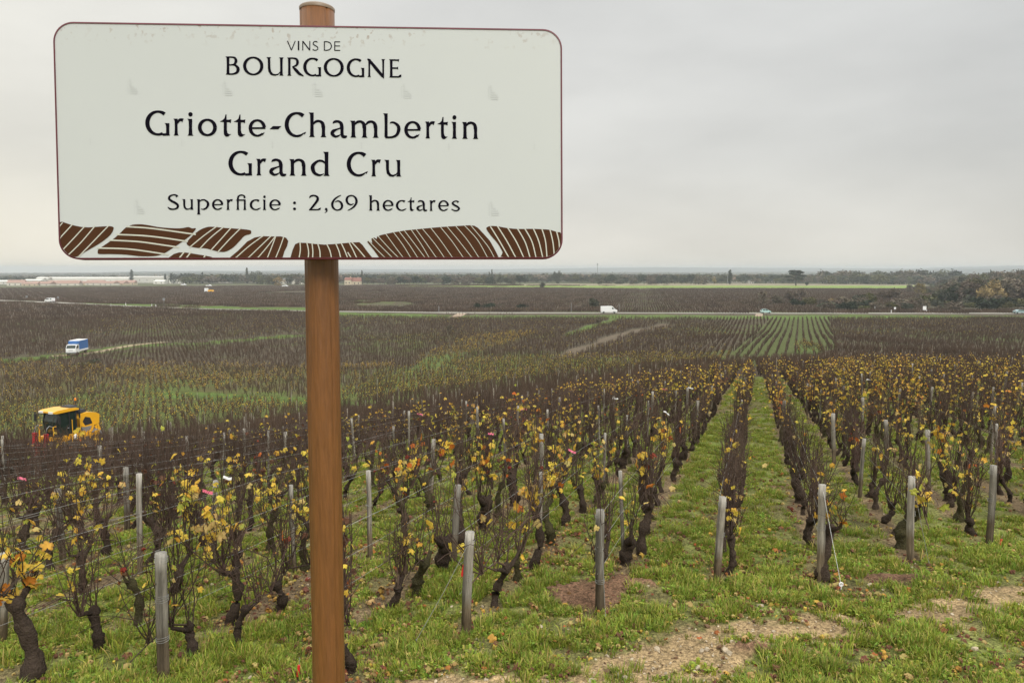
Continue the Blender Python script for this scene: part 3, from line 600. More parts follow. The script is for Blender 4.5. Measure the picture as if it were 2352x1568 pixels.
MOT = [
 (CORN, SA, sa, [[(55, 120), (112, 55)], [(70, 215), (206, 68)], [(108, 312), (200, 215), (320, 85)], [(158, 360), (280, 240), (412, 85)], [(250, 380), (400, 225), (540, 80)]], 13, 1),
 ([(725, 88), (760, 74), (830, 70), (900, 78), (1000, 96), (1100, 105), (1180, 108), (1230, 104), (1275, 96), (1310, 108), (1340, 106), (1342, 118), (1315, 152), (1288, 180), (1210, 238), (1130, 290), (1060, 335), (1000, 358), (930, 366), (820, 365), (700, 352), (560, 346), (450, 346), (436, 330), (440, 305), (470, 282), (575, 210), (640, 155), (690, 105)], SA, sa, [[(700, 92), (900, 105), (1100, 130), (1345, 165)], [(610, 165), (850, 175), (1060, 198), (1270, 230)], [(540, 217), (800, 230), (1000, 256), (1190, 284)], [(430, 290), (700, 298), (900, 322), (1090, 352)]], 18, 1),
 ([(1262, 235), (1300, 190), (1370, 130), (1440, 98), (1500, 93), (1600, 103), (1750, 113), (1840, 123), (1857, 138), (1850, 160), (1795, 178), (1750, 225), (1690, 285), (1630, 320), (1580, 326), (1520, 315), (1440, 294), (1370, 290), (1300, 278), (1265, 260)], SA, sa, [[(1285, 285), (1420, 175), (1545, 85)], [(1378, 300), (1480, 195), (1605, 92)], [(1485, 310), (1580, 205), (1675, 98)], [(1545, 330), (1660, 205), (1765, 102)]], 13, 1),
 ([(1095, 380), (1140, 345), (1190, 330), (1260, 332), (1340, 345), (1420, 358), (1480, 370), (1500, 380)], SA, sa, [[(1190, 385), (1240, 322)], [(1255, 385), (1300, 325)], [(1415, 385), (1435, 352)]], 16, 0),
 ([(1660, 379), (1740, 310), (1820, 230), (1890, 192), (1960, 180), (2060, 183), (2130, 182), (2180, 195), (2200, 225), (2190, 270), (2165, 320), (2148, 379)], SA, sa, [[(1710, 385), (1840, 270), (1975, 172)], [(1825, 385), (1930, 285), (2045, 175)], [(1915, 385), (2000, 285), (2082, 180)], [(2005, 385), (2045, 285), (2085, 180)], [(2082, 385), (2125, 280), (2160, 180)]], 12, 0),
 ([(22, 333), (40, 270), (60, 225), (90, 212), (150, 214), (220, 222), (300, 228), (400, 222), (470, 215), (530, 210), (585, 208), (610, 230), (650, 285), (688, 333)], SB, sb, [[(92, 340), (103, 270), (100, 205)], [(167, 340), (170, 280), (155, 208)], [(203, 340), (205, 280), (198, 215)], [(265, 340), (262, 280), (245, 220)], [(358, 340), (345, 280), (318, 222)], [(433, 340), (418, 280), (390, 215)], [(490, 340), (465, 275), (435, 212)], [(520, 340), (490, 290)], [(565, 340), (530, 265), (498, 205)], [(638, 340), (580, 270), (520, 205)]], 12, 0),
 ([(648, 205), (665, 198), (690, 218), (683, 180), (705, 170), (728, 182), (728, 165), (760, 150), (860, 128), (960, 112), (1100, 98), (1250, 84), (1400, 75), (1480, 70), (1525, 74), (1555, 92), (1600, 140), (1650, 195), (1690, 265), (1722, 335), (745, 335), (700, 270)], SB, sb, [[(655, 190), (720, 260), (800, 340)], [(690, 170), (780, 260), (860, 340)], [(735, 155), (830, 260), (910, 340)], [(800, 140), (880, 250), (948, 340)], [(862, 125), (940, 230), (1008, 340)], [(908, 118), (990, 225), (1065, 340)], [(950, 110), (1050, 240), (1125, 340)], [(1005, 103), (1090, 225), (1158, 340)], [(1045, 98), (1130, 215), (1218, 340)], [(1095, 92), (1200, 220), (1283, 340)], [(1165, 87), (1260, 210), (1350, 340)], [(1245, 82), (1345, 205), (1438, 340)], [(1298, 77), (1400, 200), (1508, 340)], [(1368, 72), (1470, 195), (1565, 340)], [(1440, 68), (1550, 190), (1635, 340)], [(1490, 65), (1630, 235), (1690, 340)]], 7, 0),
 ([(1622, 100), (1635, 82), (1660, 76), (1710, 78), (1790, 92), (1880, 100), (2000, 99), (2070, 102), (2140, 107), (2200, 125), (2228, 130), (2235, 170), (2232, 230), (2210, 280), (2170, 320), (2110, 337), (1765, 337), (1755, 290), (1715, 220), (1660, 155)], SB, sb, [[(1655, 80), (1730, 200), (1812, 345)], [(1712, 76), (1790, 200), (1868, 345)], [(1795, 88), (1870, 210), (1932, 345)], [(1875, 95), (1940, 210), (1982, 345)], [(1935, 95), (1995, 205), (2030, 345)], [(2005, 95), (2050, 200), (2085, 345)], [(2075, 98), (2105, 200), (2118, 345)], [(2140, 100), (2165, 205), (2178, 325)], [(2195, 118), (2215, 200), (2220, 282)]], 13, 1)]
for P, o0, s0, rows, wid, rnd_ in MOT:
    Q = [sgn(o0[0] + p[0] / s0, o0[1] + p[1] / s0) for p in P]
    if rnd_: Q = smooth_closed(Q, 3)
    lim = lambda q: (min(max(q[0], -SW / 2 + .0035), SW / 2 - .0035), max(q[1], -SH / 2 + .0035))
    def corner(q):
        q = lim(q); x, z = q; cxr = SW / 2 - .039; czr = -SH / 2 + .039
        if abs(x) > cxr and z < czr:
            dx_, dz_ = abs(x) - cxr, z - czr; d_ = math.hypot(dx_, dz_)
            if d_ > .0355: x = math.copysign(cxr + dx_ * .0355 / d_, x); z = czr + dz_ * .0355 / d_
        return x, z
    Q = [corner(q) for q in Q]
    b = MB(); b.add([(q[0], -.0006, q[1]) for q in Q], [tuple(range(len(Q)))])
    me = b.me('vineyard_parcel', [m_brown]); bm = bmesh.new(); bm.from_mesh(me); bmesh.ops.triangulate(bm, faces=bm.faces); bm.to_mesh(me); bm.free()
    par = on_sign('vineyard_parcel', me)
    for rw in rows:
        C = [sgn(o0[0] + p[0] / s0, o0[1] + p[1] / s0) for p in rw]; wd = wid / s0 / 3024 * 1.08 / .5 * .62
        k_, A, B = path([(c[0], c[1], wd) for c in C])
        A = [corner(q) for q in A]; B = [corner(q) for q in B]; b = MB(); m_ = len(A)
        b.add([(q[0], -.0009, q[1]) for q in A] + [(q[0], -.0009, q[1]) for q in B], [(i, i + 1, m_ + i + 1, m_ + i) for i in range(m_ - 1)])
        r_ = obj('stripe', b.me('stripe', [m_strip]), par)
# ============================================================ vines, posts, wires
m_bark = mat('vine_bark', (.052, .038, .029), .95, var=.35, vscale=30, bump=.9, bscale=60, rnd=.25, spec=.1)
m_moss = mat('mossy_bark', (.054, .048, .024), .95, var=.45, vscale=18, bump=.9, bscale=60, spec=.1)
m_cane = mat('vine_cane', (.074, .049, .036), .75, var=.25, vscale=9, rnd=.3, rhue=.012, spec=.2)
m_leaf = mat('vine_leaf', (1, 1, 1), .6, vcol=True, rnd=.18, rhue=.012, trans=.35, spec=.25)
m_post = mat('weathered_wood', (1, 1, 1), .9, var=.3, vscale=9, bump=.8, bscale=14, vcol=True, rnd=.18, stretch=(9, 9, .9), spec=.1)
m_wire = mat('wire', (.30, .30, .28), .6, metal=.3)
m_red = mat('red_plastic', (.62, .03, .03), .4)
m_pink = mat('pink_tape', (.75, .16, .25), .5, var=.5, vscale=40)
m_whit = mat('white_plastic', (.8, .8, .8), .4)

LC = {'yellow': (.72, .54, .08), 'gold': (.70, .43, .06), 'green': (.42, .44, .07), 'orange': (.52, .17, .03), 'pale': (.58, .45, .16), 'red': (.26, .05, .025), 'brown': (.13, .062, .035)}
def leaf_shape(rd, col, curl):
    """a lobed vine leaf: fans of five lobes, veined fold, slightly cupped; about 0.1 across"""
    P = []; n = 20
    for i in range(n):
        a = R(-90 + 360 * i / n); lob = .038 + .014 * abs(math.cos(2.5 * (a - R(90)))) ** .7 + rd.uniform(-.004, .004)
        if i in (0,): lob = .012
        if i in (1, n - 1): lob = .034
        P.append((lob * math.cos(a), lob * math.sin(a) + .01))
    V = [(0, 0, 0)]; C = [tuple(c * 1.1 for c in col)]
    tip = LC['orange'] if rd.random() < .4 else (LC['brown'] if rd.random() < .3 else col)
    for x, y in P:
        V.append((x * .55, y * .55, -.12 * curl * (x * x) * 60 * .3 + abs(x) * .22)); C.append(col)
    for x, y in P:
        d = math.hypot(x, y); V.append((x * (1 - .25 * curl), y * (1 - .2 * curl), abs(x) * .25 - curl * d * d * 14 + rd.uniform(-.005, .005))); C.append(tuple(col[k] * .5 + tip[k] * .5 for k in range(3)))
    Fs = [(0, 1 + i, 1 + (i + 1) % n) for i in range(n)] + [(1 + i, 1 + n + i, 1 + n + (i + 1) % n, 1 + (i + 1) % n) for i in range(n)]
    return V, Fs, C
LEAFK = []                                    # (colour name, V, F, C, mesh)
for ci, (cn, cc) in enumerate(LC.items()):
    for k in range(3):
        rd = random.Random(ci * 10 + k); V, Fs, C = leaf_shape(rd, cc, rd.uniform(.1, .5) if cn not in ('brown', 'red') else rd.uniform(.8, 1.3))
        LEAFK.append((cn, V, Fs, C, mesh('leaf', V, Fs, m_leaf, col=np.array(C))))
def pick_leaf(rd, mood):
    q = {'y': ['yellow'] * 8 + ['gold'] * 3 + ['green'] * 4 + ['pale'] * 3, 'o': ['gold'] * 6 + ['orange'] * 2 + ['yellow'] * 9 + ['pale'] * 3 + (['red'] if rd.random() < .4 else ['pale']), 'g': ['green'] * 5 + ['yellow'] * 5 + ['gold'], 'b': ['brown'] * 4 + ['red', 'orange', 'yellow', 'gold']}[mood]
    cn = rd.choice(q); return rd.choice([i for i, L_ in enumerate(LEAFK) if L_[0] == cn])

def grow(seed, big=0, hh=None, nc=None, nleaf=10, mood='y', low=False):
    """one vine: gnarled trunk, shoots, places of its leaves"""
    rd = random.Random(seed)
    hh = hh or rd.uniform(.22, .46); th = rd.uniform(.024, .042) * (1.5 if big else 1); nc = nc or rd.randint(22, 31)
    tb = MB(); P = [(0, 0, -.08)]; x = y = 0; lean = rd.uniform(-.12, .12); ph = rd.uniform(0, 6)
    n = 5 if low else 13; rad = [th * 1.6]
    for i in range(1, n + 1):
        f = i / n; x = lean * f + .028 * (math.sin(ph + f * 5) - math.sin(ph)); y = .022 * (math.sin(ph * 2 + f * 4) - math.sin(ph * 2)); P.append((x, y, f * hh))
        rad.append(th * (1.3 - .4 * f + .20 * math.sin(ph + f * 13) * (0 if low else 1) + (.28 if f > .88 else 0)) * rd.uniform(.85, 1.15))
    P.append((x, y, hh + .03)); rad.append(th * .5)
    tb.tube(P, rad, 5 if low else 10, 0, jit=.24, rnd=rd)
    head = Vector((x, y, hh))
    arms = []
    for s in range(rd.randint(1, 3)):
        a = rd.uniform(-.5, .5) + (math.pi if rd.random() < .5 else 0); d = Vector((math.sin(a) * .3, math.cos(a), 0)) * rd.uniform(.08, .2)
        e = head + d + Vector((0, 0, rd.uniform(.02, .1))); arms.append(e)
        tb.tube([head - Vector((0, 0, .05)), head + d * .5 + Vector((0, 0, .0)), e], [th * .75, th * .55, th * .4], 5, 0, jit=.2, rnd=rd)
    cb = MB(); nodes = []
    starts = [head] + arms
    if rd.random() < .7 and not low:              # last year's rod bent along the wire
        s = rd.choice((-1, 1)); L_ = rd.uniform(.35, .6); Q = [head, head + Vector((.02, s * L_ * .3, .08)), head + Vector((.0, s * L_ * .7, .04)), head + Vector((0, s * L_, -.02))]
        cb.tube(Q, [.009, .0075, .006, .005], 4, 0, caps=False); starts += [Q[1], Q[2], Q[2]]
    for c in range(nc):
        s = rd.choice(starts); top = rd.uniform(.5, 1.0) * (1.05 if big else 1); H = max(1.25 - s.z, .5) * top
        ax_, ay_ = rd.gauss(0, .055), rd.gauss(0, .19); k = 3 if low else 5; Q = []; ph = rd.uniform(0, 6); bx, by = rd.gauss(0, .03), rd.gauss(0, .06)
        side = rd.choice((-1, 1)) * rd.uniform(.25, .55) if rd.random() < .22 else 0
        for i in range(k + 1):
            f = i / k
            if side: Q.append((s.x + ax_ * f, s.y + side * sstep(.25, 1, f) * 1.2, s.z + H * .55 * sstep(0, .7, f) - .06 * f)); continue
            Q.append((s.x + ax_ * f ** .7 + .02 * math.sin(ph + 5 * f) + bx * f * f, s.y + ay_ * f ** .6 + .025 * math.sin(ph * 2 + 4 * f) + by * f * f, s.z + H * f))
        r0 = rd.uniform(.0046, .0068) * (1.35 if low else 1); cb.tube(Q, [r0 * (1 - .55 * i / k) for i in range(k + 1)], 3, 0, caps=False)
        nodes += [Vector(q) for q in Q[1:]]
        for t_ in range(rd.randint(0, 2) if low else rd.randint(1, 3)):   # side twigs
            i = rd.randint(1, k - 1); q = Vector(Q[i]); d = Vector((rd.gauss(0, .12), rd.gauss(0, .14), rd.uniform(.05, .22)))
            cb.tube([q, q + d * .5 + Vector((0, 0, .02)), q + d], [r0 * .5, r0 * .4, r0 * .3], 3, 0, caps=False); nodes.append(q + d)
    leaves = []; clus = rd.choice(nodes)
    for i in range(nleaf):
        q = rd.choice(nodes) if rd.random() < .45 else min((rd.choice(nodes) for _ in range(5)), key=lambda p: (p - clus).length)
        q = q + Vector((rd.gauss(0, .03), rd.gauss(0, .03), rd.gauss(0, .04)))
        if q.z < .2: continue
        m_ = Matrix.Translation(q) @ Euler((rd.gauss(1.25, .5), rd.gauss(0, .5), rd.uniform(0, 6.3))).to_matrix().to_4x4() @ Matrix.Scale(rd.uniform(.6, 1.05), 4)
        leaves.append((pick_leaf(rd, mood), m_))
    return tb, cb, leaves
def leaves_into(b, leaves, m, simple=False):
    for k, M_ in leaves:
        cn, V, Fs, C, _ = LEAFK[k]
        if simple:
            idx = [21 + i for i in (0, 3, 6, 8, 10, 12, 14, 17)]; V2 = [M_ @ Vector(V[0])] + [M_ @ Vector(V[i]) for i in idx]
            o = len(b.v); b.v += [tuple(p) for p in V2]; b.c += [C[0]] + [C[i] for i in idx]; F2 = [(o, o + 1 + i, o + 1 + (i + 1) % 8) for i in range(8)]; b.f += F2; b.m += [m] * 8
        else:
            o = len(b.v); b.v += [tuple(M_ @ Vector(p)) for p in V]; b.c += C; b.f += [tuple(i + o for i in f) for f in Fs]; b.m += [m] * len(Fs)
def joined(g, simple=True, name='grapevine'):
    tb, cb, lv = g; b = MB(); b.add(tb.v, tb.f, 0); b.add(cb.v, cb.f, 1); leaves_into(b, lv, 2, simple); return b.me(name, [m_bark, m_cane, m_leaf], col=True)

NV = 14
KIN = [grow(100 + i, nleaf=0) for i in range(NV)]; BIGK = [grow(300 + i, big=1, hh=(.62, .42, .36, .5)[i], nleaf=0, nc=(20, 14, 14, 18)[i]) for i in range(4)]
def meshes_of(K, mo=0): return [(k[0].me('trunk', [m_moss if (mo and i % 2) else m_bark], True), k[1].me('canes', [m_cane], True)) for i, k in enumerate(K)]
KM = meshes_of(KIN); BM_ = meshes_of(BIGK, 1)

ORD = 'first second third fourth fifth sixth seventh eighth ninth tenth eleventh twelfth thirteenth fourteenth fifteenth sixteenth seventeenth eighteenth nineteenth twentieth'.split()
def ordn(i): return ORD[i - 1] if i <= 20 else ('twenty-' + ORD[i - 21] if i < 30 else ('thirtieth' if i == 30 else ('thirty-' + ORD[i - 31] if i < 40 else 'far')))
def rowname(k):
    nm = {0: 'the split leaning end post', -1: 'the wire-ringed upright end post', -2: 'the red-tagged end post', -3: 'the brown sign pole', -4: 'the thick grey end post', 1: 'the end post with white ring', 2: 'the pale square-topped end post', 3: 'the end post near red stake'}
    if k in nm: return nm[k]
    return ('the %s row past the thick grey post' % ordn(-4 - k)) if k < -4 else ('the %s row past the red stake' % ordn(k - 3))

FOV = lambda x, y, pad=1.0: (np.abs(proj(x, y, T0(x, y) + .5)[0] - CX) < 1176 + pad * F / np.maximum(np.hypot(x, y), 1)) & (y > 0)
def P_(px, py): h_ = hit(px, py); return h_

# special vines read off the photograph: base pixel, prototype, scale, leaves, mood
SPEC = [((70, 1562), 'B0', 1.0, 34, 'o'), ((320, 1445), 'B3', .8, 3, 'b'), ((440, 1505), 'K2', .9, 5, 'y'), ((548, 1482), 'K5', .8, 2, 'b'), ((228, 1492), 'K6', .85, 4, 'y'),
        ((640, 1405), 'K7', .95, 4, 'b'), ((958, 1366), 'B1', .85, 1, 'y'), ((1018, 1312), 'B2', 1.0, 3, 'b'), ((1135, 1392), 'K1', 1.1, 6, 'o'), ((1188, 1332), 'B3', .7, 7, 'y'), ((1222, 1306), 'K3', 1.1, 16, 'o'),
        ((1440, 1297), 'B2', .85, 6, 'y'), ((1476, 1272), 'K4', 1.15, 12, 'o'), ((800, 1545), 'K8', .9, 5, 'o'), ((884, 1405), 'K9', .9, 8, 'y'), ((1668, 1318), 'K10', 1.0, 16, 'y'),
        ((1890, 1332), 'B0', .9, 20, 'o'), ((2072, 1258), 'B1', 1.2, 18, 'y'), ((2178, 1150), 'B2', 1.15, 22, 'o'), ((700, 1310), 'B3', .8, 20, 'y'), ((1372, 1165), 'B1', .8, 22, 'y'), ((930, 1240), 'B3', .9, 26, 'o'), ((1520, 1130), 'K11', 1.1, 24, 'o'), ((2300, 1110), 'K12', 1.2, 18, 'o'), ((1690, 1130), 'K13', 1.1, 10, 'y')]
V_ = []                                        # x, y, row, prototype, scale, leaves, mood
for (px, py), kd, s, nl, mo in SPEC:
    p = hit(px, py)
    if p is not None: V_.append([p[0], p[1], int(round((U0 - (p[0] * UX + p[1] * UY)) / DU)), kd, s, int(nl * 1.6), mo])
nspec = len(V_); rs = random.Random(11)
for k in range(-42, 46):
    u = U0 - k * DU; v = float(headland(u)) + rs.uniform(.25, .6)
    while v < 62:
        x = u * UX + v * VX + rs.gauss(0, .03); y = u * UY + v * VY; v += rs.uniform(.60, .88)
        if y < 1.5 or not in_near(np.array(x), np.array(y)) or not FOV(np.array(x), np.array(y), 1.6): continue
        if any((a[0] - x) ** 2 + (a[1] - y) ** 2 < .42 ** 2 for a in V_[:nspec]): continue
        if rs.random() < .05: continue
        r = math.hypot(x, y); px, py, _ = proj(x, y, T0(x, y) + .7)
        le = float(fbm(x * .30 + 7, y * .30 + 2, 3))
        base = 9 * sstep(.42, .68, le) * 2.2 + 2
        if px > 1250 and r > 13: base = base * .7 + 9 * sstep(1250, 1900, px) * sstep(13, 22, r) * (.3 + 1.4 * le)
        if px < 900 and r > 12: base *= .55
        mo = 'y' if rs.random() < .5 else ('o' if rs.random() < .6 else 'b')
        if px < 900 and r > 9: mo = rs.choice('ygyb')
        V_.append([x, y, k, 'K%d' % rs.randrange(NV) if rs.random() < .8 else 'B%d' % rs.randrange(1, 4), rs.uniform(.88, 1.08), int(rs.uniform(.3, 1.9) * base), mo])
V_.sort(key=lambda a: math.hypot(a[0], a[1]))
near_v, rest_v = V_[:300], V_[300:]
rowlist = {}
for a in V_: rowlist.setdefault(a[2], []).append(a)
for k in rowlist: rowlist[k].sort(key=lambda a: a[0] * VX + a[1] * VY)
moodw = {'y': 'yellow', 'o': 'orange', 'g': 'greenish', 'b': 'withered brown'}
for j, a in enumerate(near_v):
    x, y, k, kd, s, nl, mo = a; pos = rowlist[k].index(a) + 1; z = float(T(x, y))
    st = 'bare canes' if nl < 2 else ('few %s leaves' % moodw[mo] if nl < 8 else ('%s leaves' % moodw[mo] if nl < 16 else 'clustered %s leaves' % moodw[mo]))
    lab = '%s vine down %s, %s' % (ordn(pos), rowname(k) if (-4 > k or k > 3) else 'the row of ' + rowname(k)[4:], st)
    i = int(kd[1:]); tm, cm = (KM if kd[0] == 'K' else BM_)[i]; rd = random.Random(j + 900)
    big_a = (.35 if y < 7 else 0)
    rt = thing('grapevine', lab, 'grapevine', (x, y, z - .01), -ROW_AZ + rd.uniform(-.35, .35) + (math.pi if rd.random() < .5 else 0), 'grapevines trained on wires in rows')
    rt.scale = (s, s, s * rd.uniform(.92, 1.08))
    obj('trunk', tm, rt); obj('canes', cm, rt)
    src = KIN[i] if kd[0] == 'K' else BIGK[i]
    # leaf places drawn afresh along this vine's own shoots
    cv = src[1].v; nn_ = len(cv); clus = min((Vector(cv[rd.randrange(nn_ // 4, nn_)]) for _ in range(6)), key=lambda p: abs(p.z - .72)); lv = []
    for q_ in range(nl):
        c_ = [Vector(cv[rd.randrange(nn_)]) for _ in range(1 if rd.random() < .4 else 9)]; q = min(c_, key=lambda p: (p - clus).length)
        if q.z < .25: continue
        q = q + Vector((rd.gauss(0, .03), rd.gauss(0, .03), rd.gauss(0, .03)))
        lv.append((pick_leaf(rd, mo), Matrix.Translation(q) @ Euler((rd.gauss(1.25, .5), rd.gauss(0, .5), rd.uniform(0, 6.3))).to_matrix().to_4x4() @ Matrix.Scale(rd.uniform(.5, 1.0), 4)))
    if j < 130:
        for q, M_ in lv:
            o = obj('leaf', LEAFK[q][4], rt); o.matrix_basis = M_
    elif lv:
        b = MB(); leaves_into(b, lv, 0, True); obj('foliage', b.me('foliage', [m_leaf], col=True), rt, kind='stuff')
# the rest of the near block, too many to count
PV = [joined(grow(500 + i, nleaf=n_, mood=mo)) for i, (n_, mo) in enumerate([(0, 'y'), (3, 'b'), (6, 'y'), (5, 'o'), (12, 'y'), (14, 'o'), (12, 'g'), (24, 'y'), (28, 'o'), (30, 'y'), (26, 'y'), (34, 'o')])]
nlv = np.array([0, 3, 6, 5, 12, 14, 12, 24, 28, 30, 26, 34])
pk = []
for a in rest_v:
    c_ = np.argsort(np.abs(nlv - a[5]) + rng.random(12) * 4)[:2]; pk.append(int(rng.choice(c_)))
XY = np.array([(a[0], a[1]) for a in rest_v]); Pn = np.column_stack([XY, T(XY[:, 0], XY[:, 1])])
scatter('distant_grapevines', Pn, -ROW_AZ + rng.normal(0, .3, len(Pn)) + math.pi * (rng.random(len(Pn)) < .5), rng.uniform(.88, 1.1, len(Pn)), pk, PV, 'rows of vines with golden leaves running down to the dip')

# ---- posts
def post_me(rd, rad, h, square=False, name='wood_post'):
    b = MB(); n = 12; P = []; rr_ = []; lx = rd.uniform(-.012, .012)
    for i in range(9):
        f = i / 8; P.append((lx * math.sin(f * 3), .006 * math.sin(f * 4 + 1), -.15 + f * (h + .15))); rr_.append(rad * (1.04 - .07 * f + rd.uniform(-.03, .03)))
    b.tube(P, rr_, n, 0, jit=.035, rnd=rd)
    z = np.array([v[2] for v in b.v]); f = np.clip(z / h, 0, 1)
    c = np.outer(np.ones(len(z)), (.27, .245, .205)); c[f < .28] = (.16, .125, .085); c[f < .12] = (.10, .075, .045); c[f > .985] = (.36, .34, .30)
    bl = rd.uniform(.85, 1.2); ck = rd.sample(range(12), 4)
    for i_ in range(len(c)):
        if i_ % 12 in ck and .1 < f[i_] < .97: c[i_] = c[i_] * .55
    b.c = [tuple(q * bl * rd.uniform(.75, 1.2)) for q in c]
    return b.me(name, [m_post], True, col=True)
def tie_me(rad, z0, n=2):
    b = MB()
    for i in range(n):
        zz = z0 + i * .012; P = [(math.cos(t) * (rad + .003), math.sin(t) * (rad + .003), zz + .006 * math.sin(t + i)) for t in np.linspace(0, 2 * math.pi, 13)]
        b.tube(P, .0016, 3, caps=False)
    return b.me('wire_tie', [m_wire])
def by_top(px, py, h=.93):
    d = ray(px, py); hh_ = math.hypot(d[0], d[1]); X_ = _rr * d[0] / hh_; Y_ = _rr * d[1] / hh_; Z_ = _rr * d[2] / hh_
    g = T(X_, Y_) + h; k = np.nonzero((Z_ < g) & (_rr > 3))[0]; i = k[0]; return X_[i], Y_[i]
ENDP = [((375, 1552), (370, 1268), .041, 'thick grey end post ringed with wire, beside the sign pole', -4), ((1072, 1455), (1080, 1220), .039, 'leaning end post with a red plastic tag on its side', -2),
        ((1378, 1405), (1378, 1170), .039, 'upright end post with wire rings beside turned red soil', -1), ((1648, 1335), (1660, 1140), .037, 'leaning end post with split wood at its foot', 0),
        ((1885, 1335), (1888, 1112), .035, 'dark end post with an anchor wire and white ring', 1), ((2093, 1288), (2094, 1093), .036, 'pale square-topped end post by a leafy vine', 2),
        ((2272, 1250), (2281, 1068), .036, 'tall slightly leaning end post beside the small red stake', 3), ((3, 1470), (12, 1268), .036, 'dark end post at the edge of the picture by the orange vine', -6)]
epm = {}
for (bx_, by_), (tx, ty), rad, lab, k in ENDP:
    g = hit(bx_, by_); d = ray(tx, ty); t = g[1] / d[1]; top = d * t; h = top[2] - g[2]; rd = random.Random(k + 50)
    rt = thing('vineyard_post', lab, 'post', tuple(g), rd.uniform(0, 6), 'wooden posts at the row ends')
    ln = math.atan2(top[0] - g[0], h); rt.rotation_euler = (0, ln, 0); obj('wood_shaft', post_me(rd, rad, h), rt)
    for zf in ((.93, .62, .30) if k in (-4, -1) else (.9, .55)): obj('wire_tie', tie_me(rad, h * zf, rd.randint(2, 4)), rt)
    epm[k] = (g, top, rad, h)
    if k == -2:
        b = MB(); b.box((-.045, -.005, h * .63), (.022, .012, .085), rot=Matrix.Rotation(.15, 3, 'Y')); b.box((-.05, -.005, h * .585), (.014, .01, .03), rot=Matrix.Rotation(.3, 3, 'Y')); obj('red_tag', b.me('red_tag', [m_red]), rt)
PK = [post_me(random.Random(70 + i), rd_, h_) for i, (rd_, h_) in enumerate([(.029, .95), (.023, 1.0), (.034, .92), (.020, 1.05), (.038, .88), (.026, .98)])]
TK = tie_me(.031, .60, 2)
TOPS = [(310, 1118), (484, 1107), (135, 1107), (283, 1068), (430, 1007), (510, 1010), (525, 985), (614, 1003), (672, 1118), (848, 1100), (985, 1020), (1042, 1102), (1243, 1086), (1161, 977), (1187, 937), (1245, 1010), (1434, 1102), (1386, 1010), (813, 970), (1060, 927), (1268, 905), (1233, 892), (1410, 915), (1578, 888), (1857, 887), (1920, 957), (1980, 1006), (2042, 955), (2138, 998), (2293, 993), (2283, 952), (1936, 882), (2078, 850), (2145, 832), (2200, 838), (2250, 832), (2178, 880), (1500, 900), (1353, 893), (1100, 950), (940, 960), (905, 985), (1440, 960)]
PO = [(float(x), float(y)) for x, y in (by_top(*t, .9) for t in TOPS)]
for k in range(-42, 46):
    u = U0 - k * DU; v = float(headland(u)) + rs.uniform(4.5, 6)
    while v < 62:
        x = u * UX + v * VX; y = u * UY + v * VY; v += rs.uniform(5, 6.5)
        if y < 2 or not in_near(np.array(x), np.array(y)) or not FOV(np.array(x), np.array(y), .8): continue
        if math.hypot(x, y) < 14 or any((a - x) ** 2 + (c - y) ** 2 < .8 for a, c in PO[:43]): continue
        PO.append((x, y))
PO.sort(key=lambda a: math.hypot(*a)); seen = {}
for j, (x, y) in enumerate(PO[:290]):
    k = int(round((U0 - (x * UX + y * UY)) / DU)); seen[k] = seen.get(k, 0) + 1; rd = random.Random(j)
    lab = 'grey stake, %s one down %s' % (ordn(seen[k]), 'the row of ' + rowname(k)[4:] if -4 <= k <= 3 else rowname(k))
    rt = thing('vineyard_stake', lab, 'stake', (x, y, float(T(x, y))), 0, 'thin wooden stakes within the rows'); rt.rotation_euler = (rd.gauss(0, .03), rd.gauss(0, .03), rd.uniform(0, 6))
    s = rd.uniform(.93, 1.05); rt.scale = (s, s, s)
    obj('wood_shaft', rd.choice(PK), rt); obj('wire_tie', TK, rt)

# ---- trellis wires, one set per row
for k in range(-24, 16):
    u = U0 - k * DU; v0 = float(headland(u)); vs = [v0 - (.0 if k < 9 else 0) + i * 1.1 for i in range(28)]
    pts = [(u * UX + v * VX, u * UY + v * VY) for v in vs]; pts = [p for p in pts if p[1] > 1 and bool(in_near(np.array(p[0]), np.array(p[1]), -.3)) and bool(FOV(np.array(p[0]), np.array(p[1]), 2))]
    if len(pts) < 3: continue
    g0 = Vector((*pts[0], float(T(*pts[0]))))
    rt = thing('trellis_wires', 'thin grey wires strung along %s%s' % ('the row of ' if -4 <= k <= 3 else '', rowname(k)), 'trellis wire', g0, 0, 'wires strung post to post')
    for h in (.36, .60, .86):
        b = MB(); b.tube([(x - g0.x, y - g0.y, float(T0(x, y)) - g0.z + h + .012 * math.sin(i * 2.1 + k)) for i, (x, y) in enumerate(pts)], .0016, 3, caps=False); obj('wire', b.me('wire', [m_wire]), rt)

# anchor wires at the row ends
for k, (dx_, ring_) in {1: (.10, 1), -1: (.02, 0), 2: (.06, 0), -2: (-.38, 0)}.items():
    g, top, rad, h = epm[k]; foot = Vector((g[0] + dx_, g[1] - .22, float(T(g[0] + dx_, g[1] - .22)) + .01)); t_ = Vector(top) - Vector((0, rad + .004, .06))
    rt = thing('anchor_wire', 'anchor wire running down from %s%s' % (rowname(k), ' to a white ring' if ring_ else ''), 'anchor wire', foot, 0, 'anchor wires at the row ends')
    b = MB(); b.tube([t_ - foot, (t_ - foot) * .5 + Vector((0, -.004, 0)), Vector((0, 0, .04))], .0022, 4); b.tube([(0, 0, .05), (.004, .003, .03), (0, 0, -.1)], .005, 5); obj('wire', b.me('wire', [m_wire if not ring_ else m_whit]), rt)
    if ring_:
        b = MB(); P = [(math.cos(t) * .017, 0, math.sin(t) * .017 + .045) for t in np.linspace(0, 2 * math.pi, 17)]; b.tube(P, .0065, 6, caps=False); obj('ring', b.me('ring', [m_whit]), rt)
